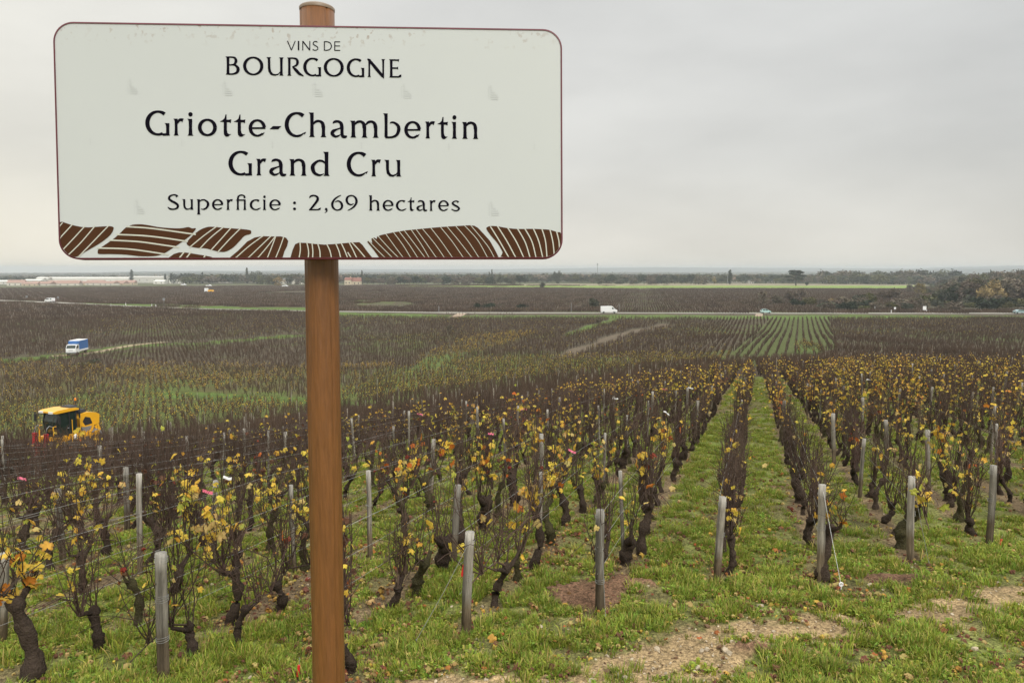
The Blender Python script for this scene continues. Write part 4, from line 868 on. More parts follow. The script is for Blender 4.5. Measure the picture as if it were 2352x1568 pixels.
# red stakes and marker tapes
for (px, py), lab in (((2298, 1257), 'small red plastic marker hanging low beside the tall end post'), ((686, 1558), 'small red plastic marker in the grass beside the brown sign pole')):
    g = hit(px, py); rt = thing('red_marker', lab, 'marker', tuple(g)); b = MB(); b.box((0, 0, .06), (.018, .010, .085), rot=Matrix.Rotation(.12, 3, 'Y')); obj('red_tube', b.me('red_tube', [m_red], fixn=True), rt)
    b = MB(); b.tube([(0, 0, -.02), (.002, 0, .04), (.01, 0, .16)], .002, 4); obj('wire', b.me('wire', [m_wire]), rt)
TAPES = [((465, 1127), 'pink and white tape tied to the grey stake past the thick end post'), ((40, 1098), 'pink tape flag low over the vines at the picture edge'), ((1121, 995), 'white and pink tape beside a bare vine between grey stakes'), ((1305, 1032), 'magenta tape strip among the yellow-leafed vines'),
         ((958, 950), 'frayed pink tape on the wires near the brown sign pole'), ((1195, 941), 'pink tape on the tall stake below the pale field edge'), ((1407, 915), 'white tape tied at the tip of a stake above golden vines'), ((1524, 945), 'white tape on a stake next to the long grass alley'), ((1522, 892), 'pale pink tape high among the golden vines by the alley'),
         ((1581, 889), 'white cap-like tape on a stake left of the grass alley'), ((1859, 886), 'white tape on a stake by the second grass alley'), ((1990, 872), 'twisted white tape over golden leaves'), ((2196, 863), 'pink tape on a stake among the thickest golden vines'), ((2093, 835), 'small white tape near the dark vine edge'), ((512, 1096), 'white and orange tape on wires above withered vines')]
for i, ((px, py), lab) in enumerate(TAPES):
    x, y = by_top(px, py, .9); z = float(T(x, y)) + .9; rd = random.Random(i); b = MB(); s = 1 if y > 12 else .75
    Q = [Vector((0, 0, 0))]
    for j in range(5): Q.append(Q[-1] + Vector((rd.uniform(.02, .035), rd.uniform(-.01, .01), rd.uniform(-.022, .012))) * s)
    V = [];
    for q in Q: V += [q + Vector((0, .004, .014)), q + Vector((.003, -.003, -.014))]
    V += [q + Vector((0, .0015, 0)) for q in V]
    m_ = len(Q) * 2; b.add(V, [(2 * j, 2 * j + 1, 2 * j + 3, 2 * j + 2) for j in range(5)] + [(m_ + 2 * j + 2, m_ + 2 * j + 3, m_ + 2 * j + 1, m_ + 2 * j) for j in range(5)])
    mt = m_pink if 'pink' in lab.split(' tape')[0] or 'magenta' in lab else m_whit
    o = obj('marker_tape', b.me('marker_tape', [mt]), None, (x, y, z), label=lab, category='tape', group='marker tapes tied in the rows'); o.rotation_euler = (0, 0, rd.uniform(-.5, .5))

# ---- the other vineyard plots down the slope and across the plain
def plot_pts(r0, r1, daz, du, dv, jit):
    s, c = math.sin(daz), math.cos(daz); ext = r1 * 1.05
    uu = np.arange(-ext, ext, du); vv = np.arange(0, ext, dv); U_, W_ = np.meshgrid(uu, vv)
    U_ = U_ + rng.normal(0, jit * .4, U_.shape); W_ = W_ + rng.normal(0, jit, W_.shape)
    x = U_ * -c + W_ * s; y = U_ * s + W_ * c; x, y = x.ravel(), y.ravel(); r = np.hypot(x, y)
    k = (y > 5) & (r > r0) & (r < r1) & (np.abs(np.degrees(np.arctan2(x, y))) < 39); x, y = x[k], y[k]; k = FOV(x, y, 3); return x[k], y[k]
def low_me(seed, nleaf, mood, stake=False):
    tb, cb, lv = grow(seed, nleaf=nleaf, mood=mood, low=True); b = MB(); b.add(tb.v, tb.f, 0); b.add(cb.v, cb.f, 1); leaves_into(b, [(k, M_ @ Matrix.Scale(1.25, 4)) for k, M_ in lv], 2, True)
    if stake: b.tube([(.06, .05, 0), (.06, .05, 1.22)], .026, 4, 3, col=(.30, .27, .22))
    return b.me('vine_kind', [m_bark, m_canef, m_leaf, m_post], col=True)
m_canef = mat('vine_cane_weathered', (.088, .060, .042), .8, var=.2, vscale=9, rnd=.3, spec=.15)  # canes of distant plots, paler than near ones: haze and lichen in the colour
LOW = [low_me(700 + i, 0, 'y', i == 3) for i in range(4)] + [low_me(710 + i, 9, 'gygy'[i], i == 3) for i in range(4)] + [low_me(720 + i, 11, 'yoo'[i], i == 2) for i in range(3)] + [low_me(730 + i, 26, 'y') for i in range(3)] + [low_me(740 + i, 3, 'b', True) for i in range(1)]
xs, ys = plot_pts(20, 285, ROW_AZ, .98, 1.0, .12); zn = zone(xs, ys); px_, py_, _ = proj(xs, ys, T0(xs, ys))
roadband = (py_ > 700) & (py_ < 731)
k = np.isin(zn, (0, 1, 2, 3, 12, 14)) & (rng.random(len(xs)) < np.where(zn == 14, .45, np.where(fbm(xs * .025 + 8, ys * .025, 3) > .55, .70, .90)))
yy = np.interp(px_, [0, 410, 800, 1050, 2352], [690, 708, 717, 720, 722]); k &= ~((np.abs(py_ - yy) < 3.5) & (ys > 200))
xs, ys, zn = xs[k], ys[k], zn[k]
lf = fbm(xs * .07, ys * .07, 3); q = rng.random(len(xs)); pk = np.zeros(len(xs), int)
b0 = rng.integers(0, 4, len(xs)); pk = b0.copy()
pk = np.where((b0 == 3) & (q < .6), 0, pk); b0 = np.where((b0 == 3) & (q < .6), 1, b0)
pk = np.where((zn == 0) & (fbm(xs * .03, ys * .03 + 9, 3) > .58) & (q < .14), 4 + b0, pk); pk = np.where((zn == 1) & (q < .75), 4 + b0, pk); pk = np.where((zn == 1) & (q > .75) & (lf > .5), 8 + rng.integers(0, 3, len(xs)), pk)
pk = np.where((zn == 2) & (q < .35 + .5 * sstep(.4, .6, lf)), 8 + rng.integers(0, 3, len(xs)), pk); pk = np.where((zn == 2) & (lf > .57) & (q > .8), 11 + rng.integers(0, 3, len(xs)), pk)
pk = np.where((zn == 3) & (q < .5), 11 + rng.integers(0, 3, len(xs)), pk); pk = np.where(zn == 14, 4 + b0, pk)
scl = rng.uniform(.85, 1.1, len(xs)) * np.where(zn == 12, 1.0, .95)
scatter('vineyard_plots', np.column_stack([xs, ys, T(xs, ys)]), -ROW_AZ + rng.normal(0, .5, len(xs)), scl, pk, LOW, 'bare and golden vineyard plots on the slope and valley floor')
# the plot with wide grass alleys, its own row direction
AL = R(21.3); xs, ys = plot_pts(50, 285, AL, 1.27, .8, .08); zn = zone(xs, ys); k = (zn == 5); xs, ys = xs[k], ys[k]
sm = rng.random(len(xs)); scatter('alley_vines', np.column_stack([xs, ys, T(xs, ys)]), -AL + rng.normal(0, .2, len(xs)), np.column_stack([np.full(len(xs), .8), np.full(len(xs), 1.0), rng.uniform(.55, .95, len(xs))]), np.where(sm < .9, rng.integers(0, 3, len(xs)), 14), LOW, 'low dark vine rows between bright grass alleys')
# beyond the road: patches of short rows
def patch_me(seed):
    rd = random.Random(seed); b = MB()
    for i in range(6):
        for j in range(16):
            x = -3 + i + rd.uniform(-.06, .06); y = -3 + j * .375 + rd.uniform(-.1, .1); h = rd.uniform(.75, 1.25)
            for q in range(2):
                a = rd.uniform(0, 3.1); w_ = rd.uniform(.05, .14); dx_, dy_ = math.cos(a) * w_, math.sin(a) * w_; t = rd.uniform(-.1, .1)
                b.add([(x - dx_, y - dy_, .1), (x + dx_, y + dy_, .1), (x + dx_ * .4 + t, y + dy_ * .4, h), (x + t, y + .12, h * .3)], [(0, 1, 2), (1, 3, 2), (3, 0, 2)], 0)
            if rd.random() < .05: b.tube([(x, y, 0), (x, y, 1.3)], .03, 3, 1, col=(.30, .27, .23))
    return b.me('vine_patch', [m_canef, m_post], col=True)
PM = [patch_me(i) for i in range(5)]
xs, ys = plot_pts(268, 800, R(10), 6, 6, .3); zn = zone(xs, ys); px_, py_, _ = proj(xs, ys, T0(xs, ys)); yy = np.interp(px_, [0, 410, 800, 1050, 2352], [690, 708, 717, 720, 722])
k = (zn == 0) & ((py_ < yy - 2.2) | (py_ > yy + 3.5)) & (np.hypot(xs, ys) > 280) & (fbm(xs * .012, ys * .012, 3) > .2); xs, ys = xs[k], ys[k]
scatter('far_vineyard_plots', np.column_stack([xs, ys, T(xs, ys)]), np.full(len(xs), -R(10)), rng.uniform(.9, 1.1, len(xs)), rng.integers(0, 5, len(xs)), PM, 'dark vineyard plots beyond the main road')
print('vines', len(V_), 'posts', len(PO))
# ============================================================ road, tracks
m_road = mat('road_surface', (.30, .285, .25), .9, var=.12, vscale=.4, spec=.15)
m_track = mat('dirt_track', (.33, .27, .18), .95, var=.25, vscale=.5, spec=.1)
m_ramp = mat('ramp_soil', (.36, .28, .21), .95, var=.2, vscale=.6, spec=.1)
m_gtr = mat('grassy_track', (.22, .215, .11), .95, var=.25, vscale=.2, spec=.1)
def ribbon(name, pts, wid, m, up=.05, sub=14):
    P = []
    for (x0, y0), (x1, y1) in zip(pts[:-1], pts[1:]):
        for t in np.linspace(0, 1, sub, endpoint=False): P.append((x0 + (x1 - x0) * t, y0 + (y1 - y0) * t))
    P.append(pts[-1]); P = np.array(P, float); D = np.gradient(P, axis=0); D /= np.hypot(D[:, 0], D[:, 1])[:, None]; Nn = np.column_stack([-D[:, 1], D[:, 0]])
    V = []
    for s in (-.5, -.17, .17, .5):
        Q = P + Nn * wid * s; V.append(np.column_stack([Q, T(Q[:, 0], Q[:, 1]) + up]))
    V = np.stack(V, 1).reshape(-1, 3); n = len(P); Fs = []
    for i in range(n - 1):
        for k in range(3): Fs.append((i * 4 + k, i * 4 + k + 1, i * 4 + k + 5, i * 4 + k + 4))
    me = mesh(name, V, Fs, m); b = bmesh.new(); b.from_mesh(me); bmesh.ops.recalc_face_normals(b, faces=b.faces); b.normal_update()
    if sum(f.normal.z for f in b.faces) < 0: bmesh.ops.reverse_faces(b, faces=b.faces)
    b.to_mesh(me); b.free(); return obj(name, me, kind='structure')
def W2(L_): return [tuple(hit(px, py)[:2]) for px, py in L_]
def D2(L_): return [tuple(at_depth(px, d)[:2]) for px, d in L_]
ROAD = D2([(-260, 420), (-60, 387), (0, 378), (115, 357), (200, 336), (410, 301), (690, 284), (1050, 272), (1400, 269), (1758, 268), (2100, 268), (2450, 268), (2700, 268)])
ribbon('road', ROAD, 6.2, m_road, .10)
ribbon('grassy_track', D2([(412, 306), (560, 345), (704, 385), (900, 405), (1350, 430), (1900, 500), (2000, 540)]), 3.2, m_gtr, .08)
ribbon('farm_track', D2([(120, 145), (176, 148), (230, 152), (300, 160), (380, 170)]), 2.6, m_track, .05)
for i, L_ in enumerate([[(262, 327), (262, 315), (258, 306)], [(1062, 270), (1052, 255), (1040, 245)], [(1744, 266), (1744, 258), (1742, 250)]]): ribbon('field_ramp', D2(L_), (4, 3.5, 2.4)[i], m_ramp, .07, 4)
ribbon('worn_path', W2([(1168, 923), (1215, 906), (1262, 896)]), .5, m_track, .03, 8)

# ============================================================ vehicles
m_vwhite = mat('white_paint', (.78, .79, .80), .3, coat=.4); m_teal = mat('pale_teal_paint', (.42, .62, .60), .3, coat=.5); m_silver = mat('silver_teal_paint', (.30, .42, .44), .3, coat=.5)
m_glass = mat('dark_glass', (.016, .030, .024), .1, spec=.5); m_tyre = mat('tyre', (.02, .02, .02), .9, bump=.2); m_rimm = mat('wheel_rim', (.4, .4, .41), .4, metal=.7)
m_black = mat('black_plastic', (.02, .02, .022), .55); m_tarp = mat('blue_tarpaulin', (.035, .13, .36), .55, var=.12, vscale=2, bump=.2, bscale=3); m_lamp = mat('lamp_glass', (.75, .76, .74), .1); m_tail = mat('tail_lamp', (.4, .02, .02), .3)
m_orange = mat('orange_paint', (.82, .42, .018), .35, var=.06, vscale=3, coat=.3); m_redp = mat('red_paint', (.42, .015, .02), .45); m_bluep = mat('blue_paint', (.06, .28, .50), .4); m_grey = mat('grey_metal', (.25, .26, .27), .5, metal=.3); m_amber = mat('amber_lamp', (.8, .25, .02), .3)
def wheel_on(rt, x, y, r, w_):
    b = MB(); b.lathe([(r * .62, -w_ / 2), (r * .93, -w_ / 2), (r, -w_ * .35), (r, w_ * .35), (r * .93, w_ / 2), (r * .62, w_ / 2)], 20, axis='y'); o = obj('wheel', b.me('tyre', [m_tyre], fixn=True), rt, (x, y, r))
    b = MB(); b.lathe([(r * .60, -w_ * .42), (r * .2, -w_ * .46), (r * .2, w_ * .46), (r * .60, w_ * .42)], 14, axis='y'); obj('rim', b.me('rim', [m_rimm], fixn=True), o)
def place_v(rt, px, depth, az_heading):
    g = at_depth(px, depth); rt.location = (g[0], g[1], g[2] + .12); rt.rotation_euler = (0, 0, R(90 - az_heading))
def car(name, label, cat, prof, W, body_m, wins, wheels, wr, lamps, group=None, extra=()):
    rt = thing(name, label, cat, group=group); b = MB(); b.prism(prof, -W / 2, W / 2); me = b.me('body', [body_m], fixn=True)
    bm = bmesh.new(); bm.from_mesh(me); bmesh.ops.bevel(bm, geom=[e for e in bm.edges if abs((e.verts[0].co - e.verts[1].co).y) < .01], offset=.07, segments=2, affect='EDGES'); bm.to_mesh(me); bm.free(); obj('body', me, rt)
    for w_ in wins:                           # side windows, both sides
        for s in (-1, 1):
            b = MB(); b.prism(w_, s * (W / 2 - .01), s * (W / 2 + .012)); obj('window', b.me('window', [m_glass], fixn=True), rt)
    for nm, a, c, m in extra:                 # panes on the slopes of front and back: two points of the profile
        (x0, z0), (x1, z1) = a, c; n = Vector((z1 - z0, 0, x0 - x1)).normalized() * .015
        if n.z < 0: n = -n
        b = MB(); q = W / 2 - .12; P4 = [Vector((x0, -q, z0)), Vector((x0, q, z0)), Vector((x1, q * .94, z1)), Vector((x1, -q * .94, z1))]
        b.add([p + n for p in P4] + [p - n for p in P4], [(0, 1, 2, 3), (7, 6, 5, 4), (0, 4, 5, 1), (1, 5, 6, 2), (2, 6, 7, 3), (3, 7, 4, 0)]); obj(nm, b.me(nm, [m], fixn=True), rt)
    for x in wheels:
        for s in (-1, 1): wheel_on(rt, x, s * (W / 2 - .1), wr, .2)
    (fx, fz), (rx, rz) = lamps
    for s in (-1, 1):
        b = MB(); b.box((0, 0, 0), (.08, .28, .18)); obj('headlight', b.me('headlight', [m_lamp]), rt, (fx, s * (W / 2 - .24), fz))
        b = MB(); b.box((0, 0, 0), (.06, .16, .34)); obj('tail_light', b.me('tail_light', [m_tail]), rt, (rx, s * (W / 2 - .12), rz))
    b = MB(); x0, x1 = min(p[0] for p in prof), max(p[0] for p in prof); b.box((x1 - .05, 0, .42), (.2, W * .96, .26)); obj('bumper', b.me('bumper', [m_black]), rt)
    b = MB(); b.box((x0 + .04, 0, .45), (.18, W * .94, .2)); obj('bumper', b.me('bumper', [m_black]), rt)
    return rt
VAN = [(-2.95, .38), (-2.98, 1.2), (-2.92, 2.35), (-2.8, 2.5), (1.0, 2.55), (1.35, 2.45), (2.15, 1.55), (2.85, 1.25), (3.02, 1.0), (3.02, .38)]
v = car('white_van', 'tall white panel van driving on the main road beside the roadside sign', 'van', VAN, 2.0, m_vwhite, [[(1.05, 1.5), (1.9, 1.5), (1.45, 2.05), (1.05, 2.1)]], (-1.9, 1.95), .36, ((2.98, .95), (-2.97, 1.0)), None, [('windscreen', (2.12, 1.6), (1.42, 2.38), m_glass)])
place_v(v, 1398, 268, 90)
HB = [(-1.75, .3), (-1.8, .8), (-1.68, 1.1), (-1.3, 1.48), (.1, 1.5), (.55, 1.36), (1.15, .98), (1.72, .82), (1.82, .6), (1.8, .3)]
c = car('small_hatchback', 'small pale teal hatchback on the road above the green vine alleys', 'car', HB, 1.62, m_teal, [[(-1.35, 1.0), (-.35, 1.0), (-.35, 1.38), (-1.15, 1.36)], [(-.28, 1.0), (.85, .98), (.42, 1.32), (-.28, 1.38)]], (-1.15, 1.2), .29, ((1.72, .68), (-1.76, .85)), None, [('windscreen', (1.1, 1.0), (.58, 1.34), m_glass), ('rear_window', (-1.66, 1.12), (-1.34, 1.44), m_glass)])
place_v(c, 1758, 267, 90)
SD = [(-2.1, .3), (-2.15, .8), (-2.05, 1.02), (-1.45, 1.08), (-.9, 1.42), (.3, 1.45), (.75, 1.32), (1.3, .98), (2.0, .82), (2.12, .6), (2.1, .3)]
c = car('saloon_car', 'silvery teal low car on the road at the picture edge', 'car', SD, 1.72, m_silver, [[(-1.25, 1.02), (-.35, 1.02), (-.35, 1.34), (-.85, 1.32)], [(-.28, 1.02), (1.0, .98), (.6, 1.27), (-.28, 1.36)]], (-1.35, 1.4), .31, ((2.02, .68), (-2.1, .85)), None, [('windscreen', (1.22, 1.0), (.78, 1.3), m_glass)])
place_v(c, 2342, 266, 90)
MBV = [(-2.3, .32), (-2.36, 1.1), (-2.3, 1.85), (-2.15, 1.98), (.9, 2.0), (1.2, 1.9), (1.85, 1.25), (2.38, 1.02), (2.48, .8), (2.46, .32)]
c = car('white_minivan', 'white passenger van with dark side windows on the curving road', 'van', MBV, 1.85, m_vwhite, [[(-2.1, 1.25), (-1.1, 1.25), (-1.1, 1.75), (-2.05, 1.75)], [(-.3, 1.25), (.5, 1.25), (.5, 1.78), (-.3, 1.78)], [(.6, 1.25), (1.6, 1.22), (1.15, 1.72), (.6, 1.76)]], (-1.55, 1.6), .33, ((2.44, .82), (-2.35, .95)), None, [('windscreen', (1.8, 1.3), (1.24, 1.84), m_glass)])
place_v(c, 115, 357, -72)
c = car('white_car', 'tiny white car on the road beyond the far vines, near the red houses', 'car', SD, 1.75, m_vwhite, [[(-1.25, 1.02), (1.0, .98), (.6, 1.27), (-.85, 1.32)]], (-1.35, 1.4), .31, ((2.02, .68), (-2.1, .85))); c.scale = (1.3, 1.3, 1.5); place_v(c, 480, 720, 90)
for px, d, lab in ((655, 690, 'white lorry-like van far off before the white houses'), (422, 800, 'pale car far beyond the vines beside the trees'), (770, 700, 'white van parked far off by the brown sign pole')):
    c2 = copy_tree(c); c2['label'] = lab; place_v(c2, px, d, 90)
# small yellow and white machine in the far vines
rt = thing('vineyard_tractor', 'tiny yellow and white tractor working in the far vines', 'tractor'); b = MB(); b.box((.9, 0, 1.2), (2.6, 1.3, .9), taper=.85); obj('hood', b.me('hood', [m_orange]), rt); b = MB(); b.box((-1.1, 0, 1.6), (1.5, 1.5, 2.2), taper=.9); obj('cab', b.me('cab', [m_vwhite]), rt)
for x in (-1, 1.2):
    for s in (-1, 1): wheel_on(rt, x, s * .75, .5, .3)
rt.scale = (1.5, 1.3, 1.2); place_v(rt, 480, 505, 90)

# blue tarpaulin truck, turned towards the camera
rt = thing('tarpaulin_truck', 'small white lorry with blue tarpaulin box stopped on the grassy track', 'lorry')
CAB = [(.75, .5), (.75, 2.0), (1.0, 2.12), (1.75, 2.08), (2.25, 1.35), (2.32, .5)]
b = MB(); b.prism(CAB, -.88, .88); obj('cab', b.me('cab', [m_vwhite], fixn=True), rt)
b = MB(); b.add([(1.84, -.76, 1.97), (1.84, .76, 1.97), (2.24, .8, 1.4), (2.24, -.8, 1.4), (1.80, -.76, 1.94), (1.80, .76, 1.94), (2.2, .8, 1.36), (2.2, -.8, 1.36)], [(0, 1, 2, 3), (7, 6, 5, 4), (0, 4, 5, 1), (1, 5, 6, 2), (2, 6, 7, 3), (3, 7, 4, 0)]); o = obj('windscreen', b.me('windscreen', [m_glass], fixn=True), rt); o.location = (.03, 0, .02)
for s in (-1, 1):
    b = MB(); b.prism([(1.05, 1.35), (2.05, 1.32), (1.65, 1.92), (1.05, 1.95)], s * .87, s * .895); obj('window', b.me('window', [m_glass], fixn=True), rt)
    b = MB(); b.box((2.33, s * .62, .88), (.04, .3, .16)); obj('headlight', b.me('headlight', [m_lamp]), rt)
    b = MB(); b.box((1.95, s * 1.0, 1.65), (.08, .16, .3)); b.tube([(1.95, s * .86, 1.6), (1.95, s * .96, 1.65)], .015, 4); obj('mirror', b.me('mirror', [m_black]), rt)
b = MB(); b.box((2.33, 0, .98), (.03, .8, .07)); obj('grille', b.me('grille', [m_black]), rt)
b = MB(); b.box((2.34, 0, .52), (.12, 1.75, .26)); obj('bumper', b.me('bumper', [m_grey]), rt)
b = MB(); b.box((-1.1, 0, .86), (3.5, 1.95, .32)); obj('dropside', b.me('dropside', [m_vwhite]), rt)
b = MB(); b.prism([(-2.84, 1.03), (.64, 1.03), (.64, 2.15), (.95, 2.16), (.95, 2.62), (.6, 2.72), (-2.84, 2.78)], -.97, .97); obj('tarpaulin', b.me('tarpaulin', [m_tarp], fixn=True), rt)
b = MB(); b.box((-1.1, 0, 2.80), (3.45, 1.9, .08), taper=.94); obj('roof_sheet', b.me('roof_sheet', [m_vwhite]), rt)
b = MB(); b.box((-.6, 0, .6), (4.4, .8, .16)); obj('chassis', b.me('chassis', [m_black]), rt)
for x in (-1.9, 1.5):
    for s in (-1, 1): wheel_on(rt, x, s * .82, .33, .22)
place_v(rt, 176, 148, 173); rt.scale = (1.05, 1.05, 1.0)

# the orange vine-straddling tractor
rt = thing('straddle_tractor', 'orange high-clearance tractor with dark glass cab working beyond the vines', 'tractor')
def part(nm, m, f, parent=None, **k):
    b = MB(); f(b); return obj(nm, b.me(nm, [m], fixn=True, **k), parent or rt)
part('chassis', m_orange, lambda b: (b.box((0, .66, 1.56), (3.1, .16, .2)), b.box((0, -.66, 1.56), (3.1, .16, .2)), b.box((1.35, 0, 1.60), (.18, 1.5, .18)), b.box((-1.35, 0, 1.6), (.18, 1.5, .18)), b.box((.2, 0, 1.64), (.2, 1.4, .12))))
for x in (1.3, -1.3):
    for s in (1, -1):
        part('leg', m_orange, lambda b: (b.box((x, s * .72, 1.1), (.2, .14, .95)), b.box((x, s * .72, 1.58), (.36, .24, .24))))
        wheel_on(rt, x, s * .74, .46, .26)
# cab of glass panes between black pillars
CG = [(-.02, 1.72), (.98, 1.72), (1.22, 2.1), (1.28, 2.5), (1.12, 2.95), (-.02, 2.95)]
part('cab_glass', m_glass, lambda b: b.prism(CG, -.56, .56))
for s in (1, -1):
    part('pillar', m_black, lambda b: b.tube([(-.04, s * .6, 1.70), (-.04, s * .6, 2.98)], .035, 6)); part('pillar', m_black, lambda b: b.tube([(.46, s * .6, 1.7), (.42, s * .6, 2.4), (.45, s * .6, 2.98)], .03, 6))
    part('pillar', m_black, lambda b: b.tube([(1.0, s * .58, 1.7), (1.24, s * .58, 2.1), (1.3, s * .58, 2.5), (1.14, s * .58, 2.98)], .033, 6))
    part('door_handle', m_grey, lambda b: b.box((.55, s * .62, 2.1), (.14, .03, .04)))
part('cab_floor', m_black, lambda b: b.box((.5, 0, 1.69), (1.3, 1.26, .08)))
part('seat', m_black, lambda b: (b.box((.3, 0, 2.05), (.4, .45, .14)), b.box((.1, 0, 2.4), (.12, .42, .6))))
RF = [(-.2, 2.98), (1.32, 2.95), (1.50, 2.99), (1.5, 3.06), (1.25, 3.11), (.4, 3.13), (-.1, 3.09), (-.24, 3.04)]
ro = part('roof', m_orange, lambda b: b.prism(RF, -.68, .68))
for s in (1, -1): part('work_lamp', m_lamp, lambda b: b.box((1.5, s * .42, 3.02), (.10, .34, .10)), ro)
part('roof_hatch', m_black, lambda b: b.box((-.0, .1, 3.15), (.6, .9, .07), taper=.8), ro)
part('beacon', m_amber, lambda b: b.lathe([(.05, 3.45), (.065, 3.47), (.065, 3.55), (.03, 3.6)], 12, (-.18, .45, 0))); part('beacon_stalk', m_black, lambda b: b.tube([(-.18, .45, 3.1), (-.18, .45, 3.46)], .015, 6))
for s in (1, -1):
    part('mirror', m_black, lambda b: (b.tube([(1.2, s * .6, 2.88), (1.45, s * 1.0, 2.9)], .02, 5), b.box((1.45, s * 1.04, 2.68), (.06, .18, .38))))
HD = [(-1.75, 2.0), (-1.8, 2.5), (-1.55, 2.62), (-.95, 2.72), (-.45, 2.66), (-.3, 2.45), (-.45, 1.98), (-1.0, 1.9)]
ho = part('engine_hood', m_orange, lambda b: b.prism(HD, -.52, .52))
for s in (1, -1): part('side_grille', m_black, lambda b: b.prism([(-1.25, 2.06), (-.72, 2.02), (-.55, 2.26), (-.75, 2.5), (-1.1, 2.4)], s * .51, s * .535), ho)
part('intake', m_black, lambda b: b.box((-.7, 0, 2.80), (.6, .7, .16), taper=.75), ho)
part('exhaust', m_black, lambda b: b.tube([(-.28, .62, 1.8), (-.28, .62, 2.9), (-.33, .62, 3.05)], .045, 8))
part('fuel_tank', m_grey, lambda b: b.box((-.9, .3, 1.8), (.9, .5, .3)))
for x in (.35, -.2): part('handrail', m_orange, lambda b: b.tube([(x, .74, 1.6), (x, .74, 2.5), (x - .04, .68, 2.5)], .022, 6))
part('front_bracket', m_orange, lambda b: (b.tube([(1.55, .62, 1.4), (1.55, .62, 2.3), (1.35, .62, 2.3)], .035, 5), b.tube([(1.55, -.62, 1.4), (1.55, -.62, 2.3), (1.35, -.62, 2.3)], .035, 5)))
for i, (x, y, s) in enumerate([(.9, .74, .2), (.5, .78, .16), (.1, .78, .22), (-.35, .78, .2), (-.8, .76, .18)]): part('hydraulic_block', m_orange, lambda b: (b.box((x, y, 1.62 + .04 * (i % 2)), (s * 1.3, .2, s * 1.5), taper=.8), b.tube([(x, y + .08, 1.35), (x, y + .08, 1.7)], .04, 6)))
for y in (.5, -.5):
    part('red_tool_unit', m_redp, lambda b: (b.box((1.95, y, 1.5), (.26, .26, 1.0), taper=.75), b.box((1.95, y, .95), (.34, .3, .3))))
part('hose', m_grey, lambda b: b.tube([(1.95, .5, 2.0), (1.9, .5, 2.25), (1.75, .55, 2.38), (1.55, .6, 2.3)], .025, 6)); part('hose', m_grey, lambda b: b.tube([(1.95, -.5, 2.0), (1.85, -.5, 2.3), (1.65, -.55, 2.35), (1.5, -.6, 2.1)], .025, 6))
part('front_rail', m_redp, lambda b: b.box((1.78, 0, 1.3), (.12, 1.5, .12)))
part('rear_fender', m_grey, lambda b: b.tube([(-1.0, .76, 1.62), (-1.25, .76, 1.74), (-1.55, .76, 1.62), (-1.72, .76, 1.4)], [.05, .07, .07, .05], 5))
part('rear_arm', m_orange, lambda b: (b.box((-1.2, .5, 1.85), (.16, .14, .5), rot=Matrix.Rotation(-.4, 3, 'Y')), b.box((-1.65, .45, 1.75), (.3, .12, .4), rot=Matrix.Rotation(.5, 3, 'Y'))))
part('water_can', m_vwhite, lambda b: b.lathe([(.09, 1.5), (.1, 1.52), (.1, 1.7), (.04, 1.76)], 10, (.3, .9, 0)))
g = at_depth(165, 33.5); rt.location = (g[0], g[1], g[2]); d = ray(170, 933); zt = 33.5 * d[2] / d[1]; rt.location.z = min(zt - 3.13 * .86, g[2] + .8); rt.rotation_euler = (0, 0, R(90 - 203)); rt.scale = (.70, .76, .86); print('tractor', zt, g)
# sliver of a blue tractor at the picture edge
rt = thing('blue_tractor', 'blue tractor just entering at the picture edge above the orange tractor', 'tractor')
b = MB(); b.prism([(-.2, 1.0), (1.6, 1.0), (1.65, 1.5), (1.2, 1.7), (-.2, 1.75)], -.42, .42); obj('hood', b.me('hood', [m_bluep], fixn=True), rt)
b = MB(); b.prism([(-1.3, 1.0), (-.2, 1.0), (-.1, 1.6), (-.3, 2.5), (-1.2, 2.5)], -.6, .6); obj('cab', b.me('cab', [m_glass], fixn=True), rt); b = MB(); b.box((-.75, 0, 2.56), (1.2, 1.35, .12)); obj('roof', b.me('roof', [m_bluep]), rt)
for s in (1, -1): wheel_on(rt, -.85, s * .72, .65, .4); wheel_on(rt, 1.15, s * .65, .42, .3)
place_v(rt, -40, 92, 80)

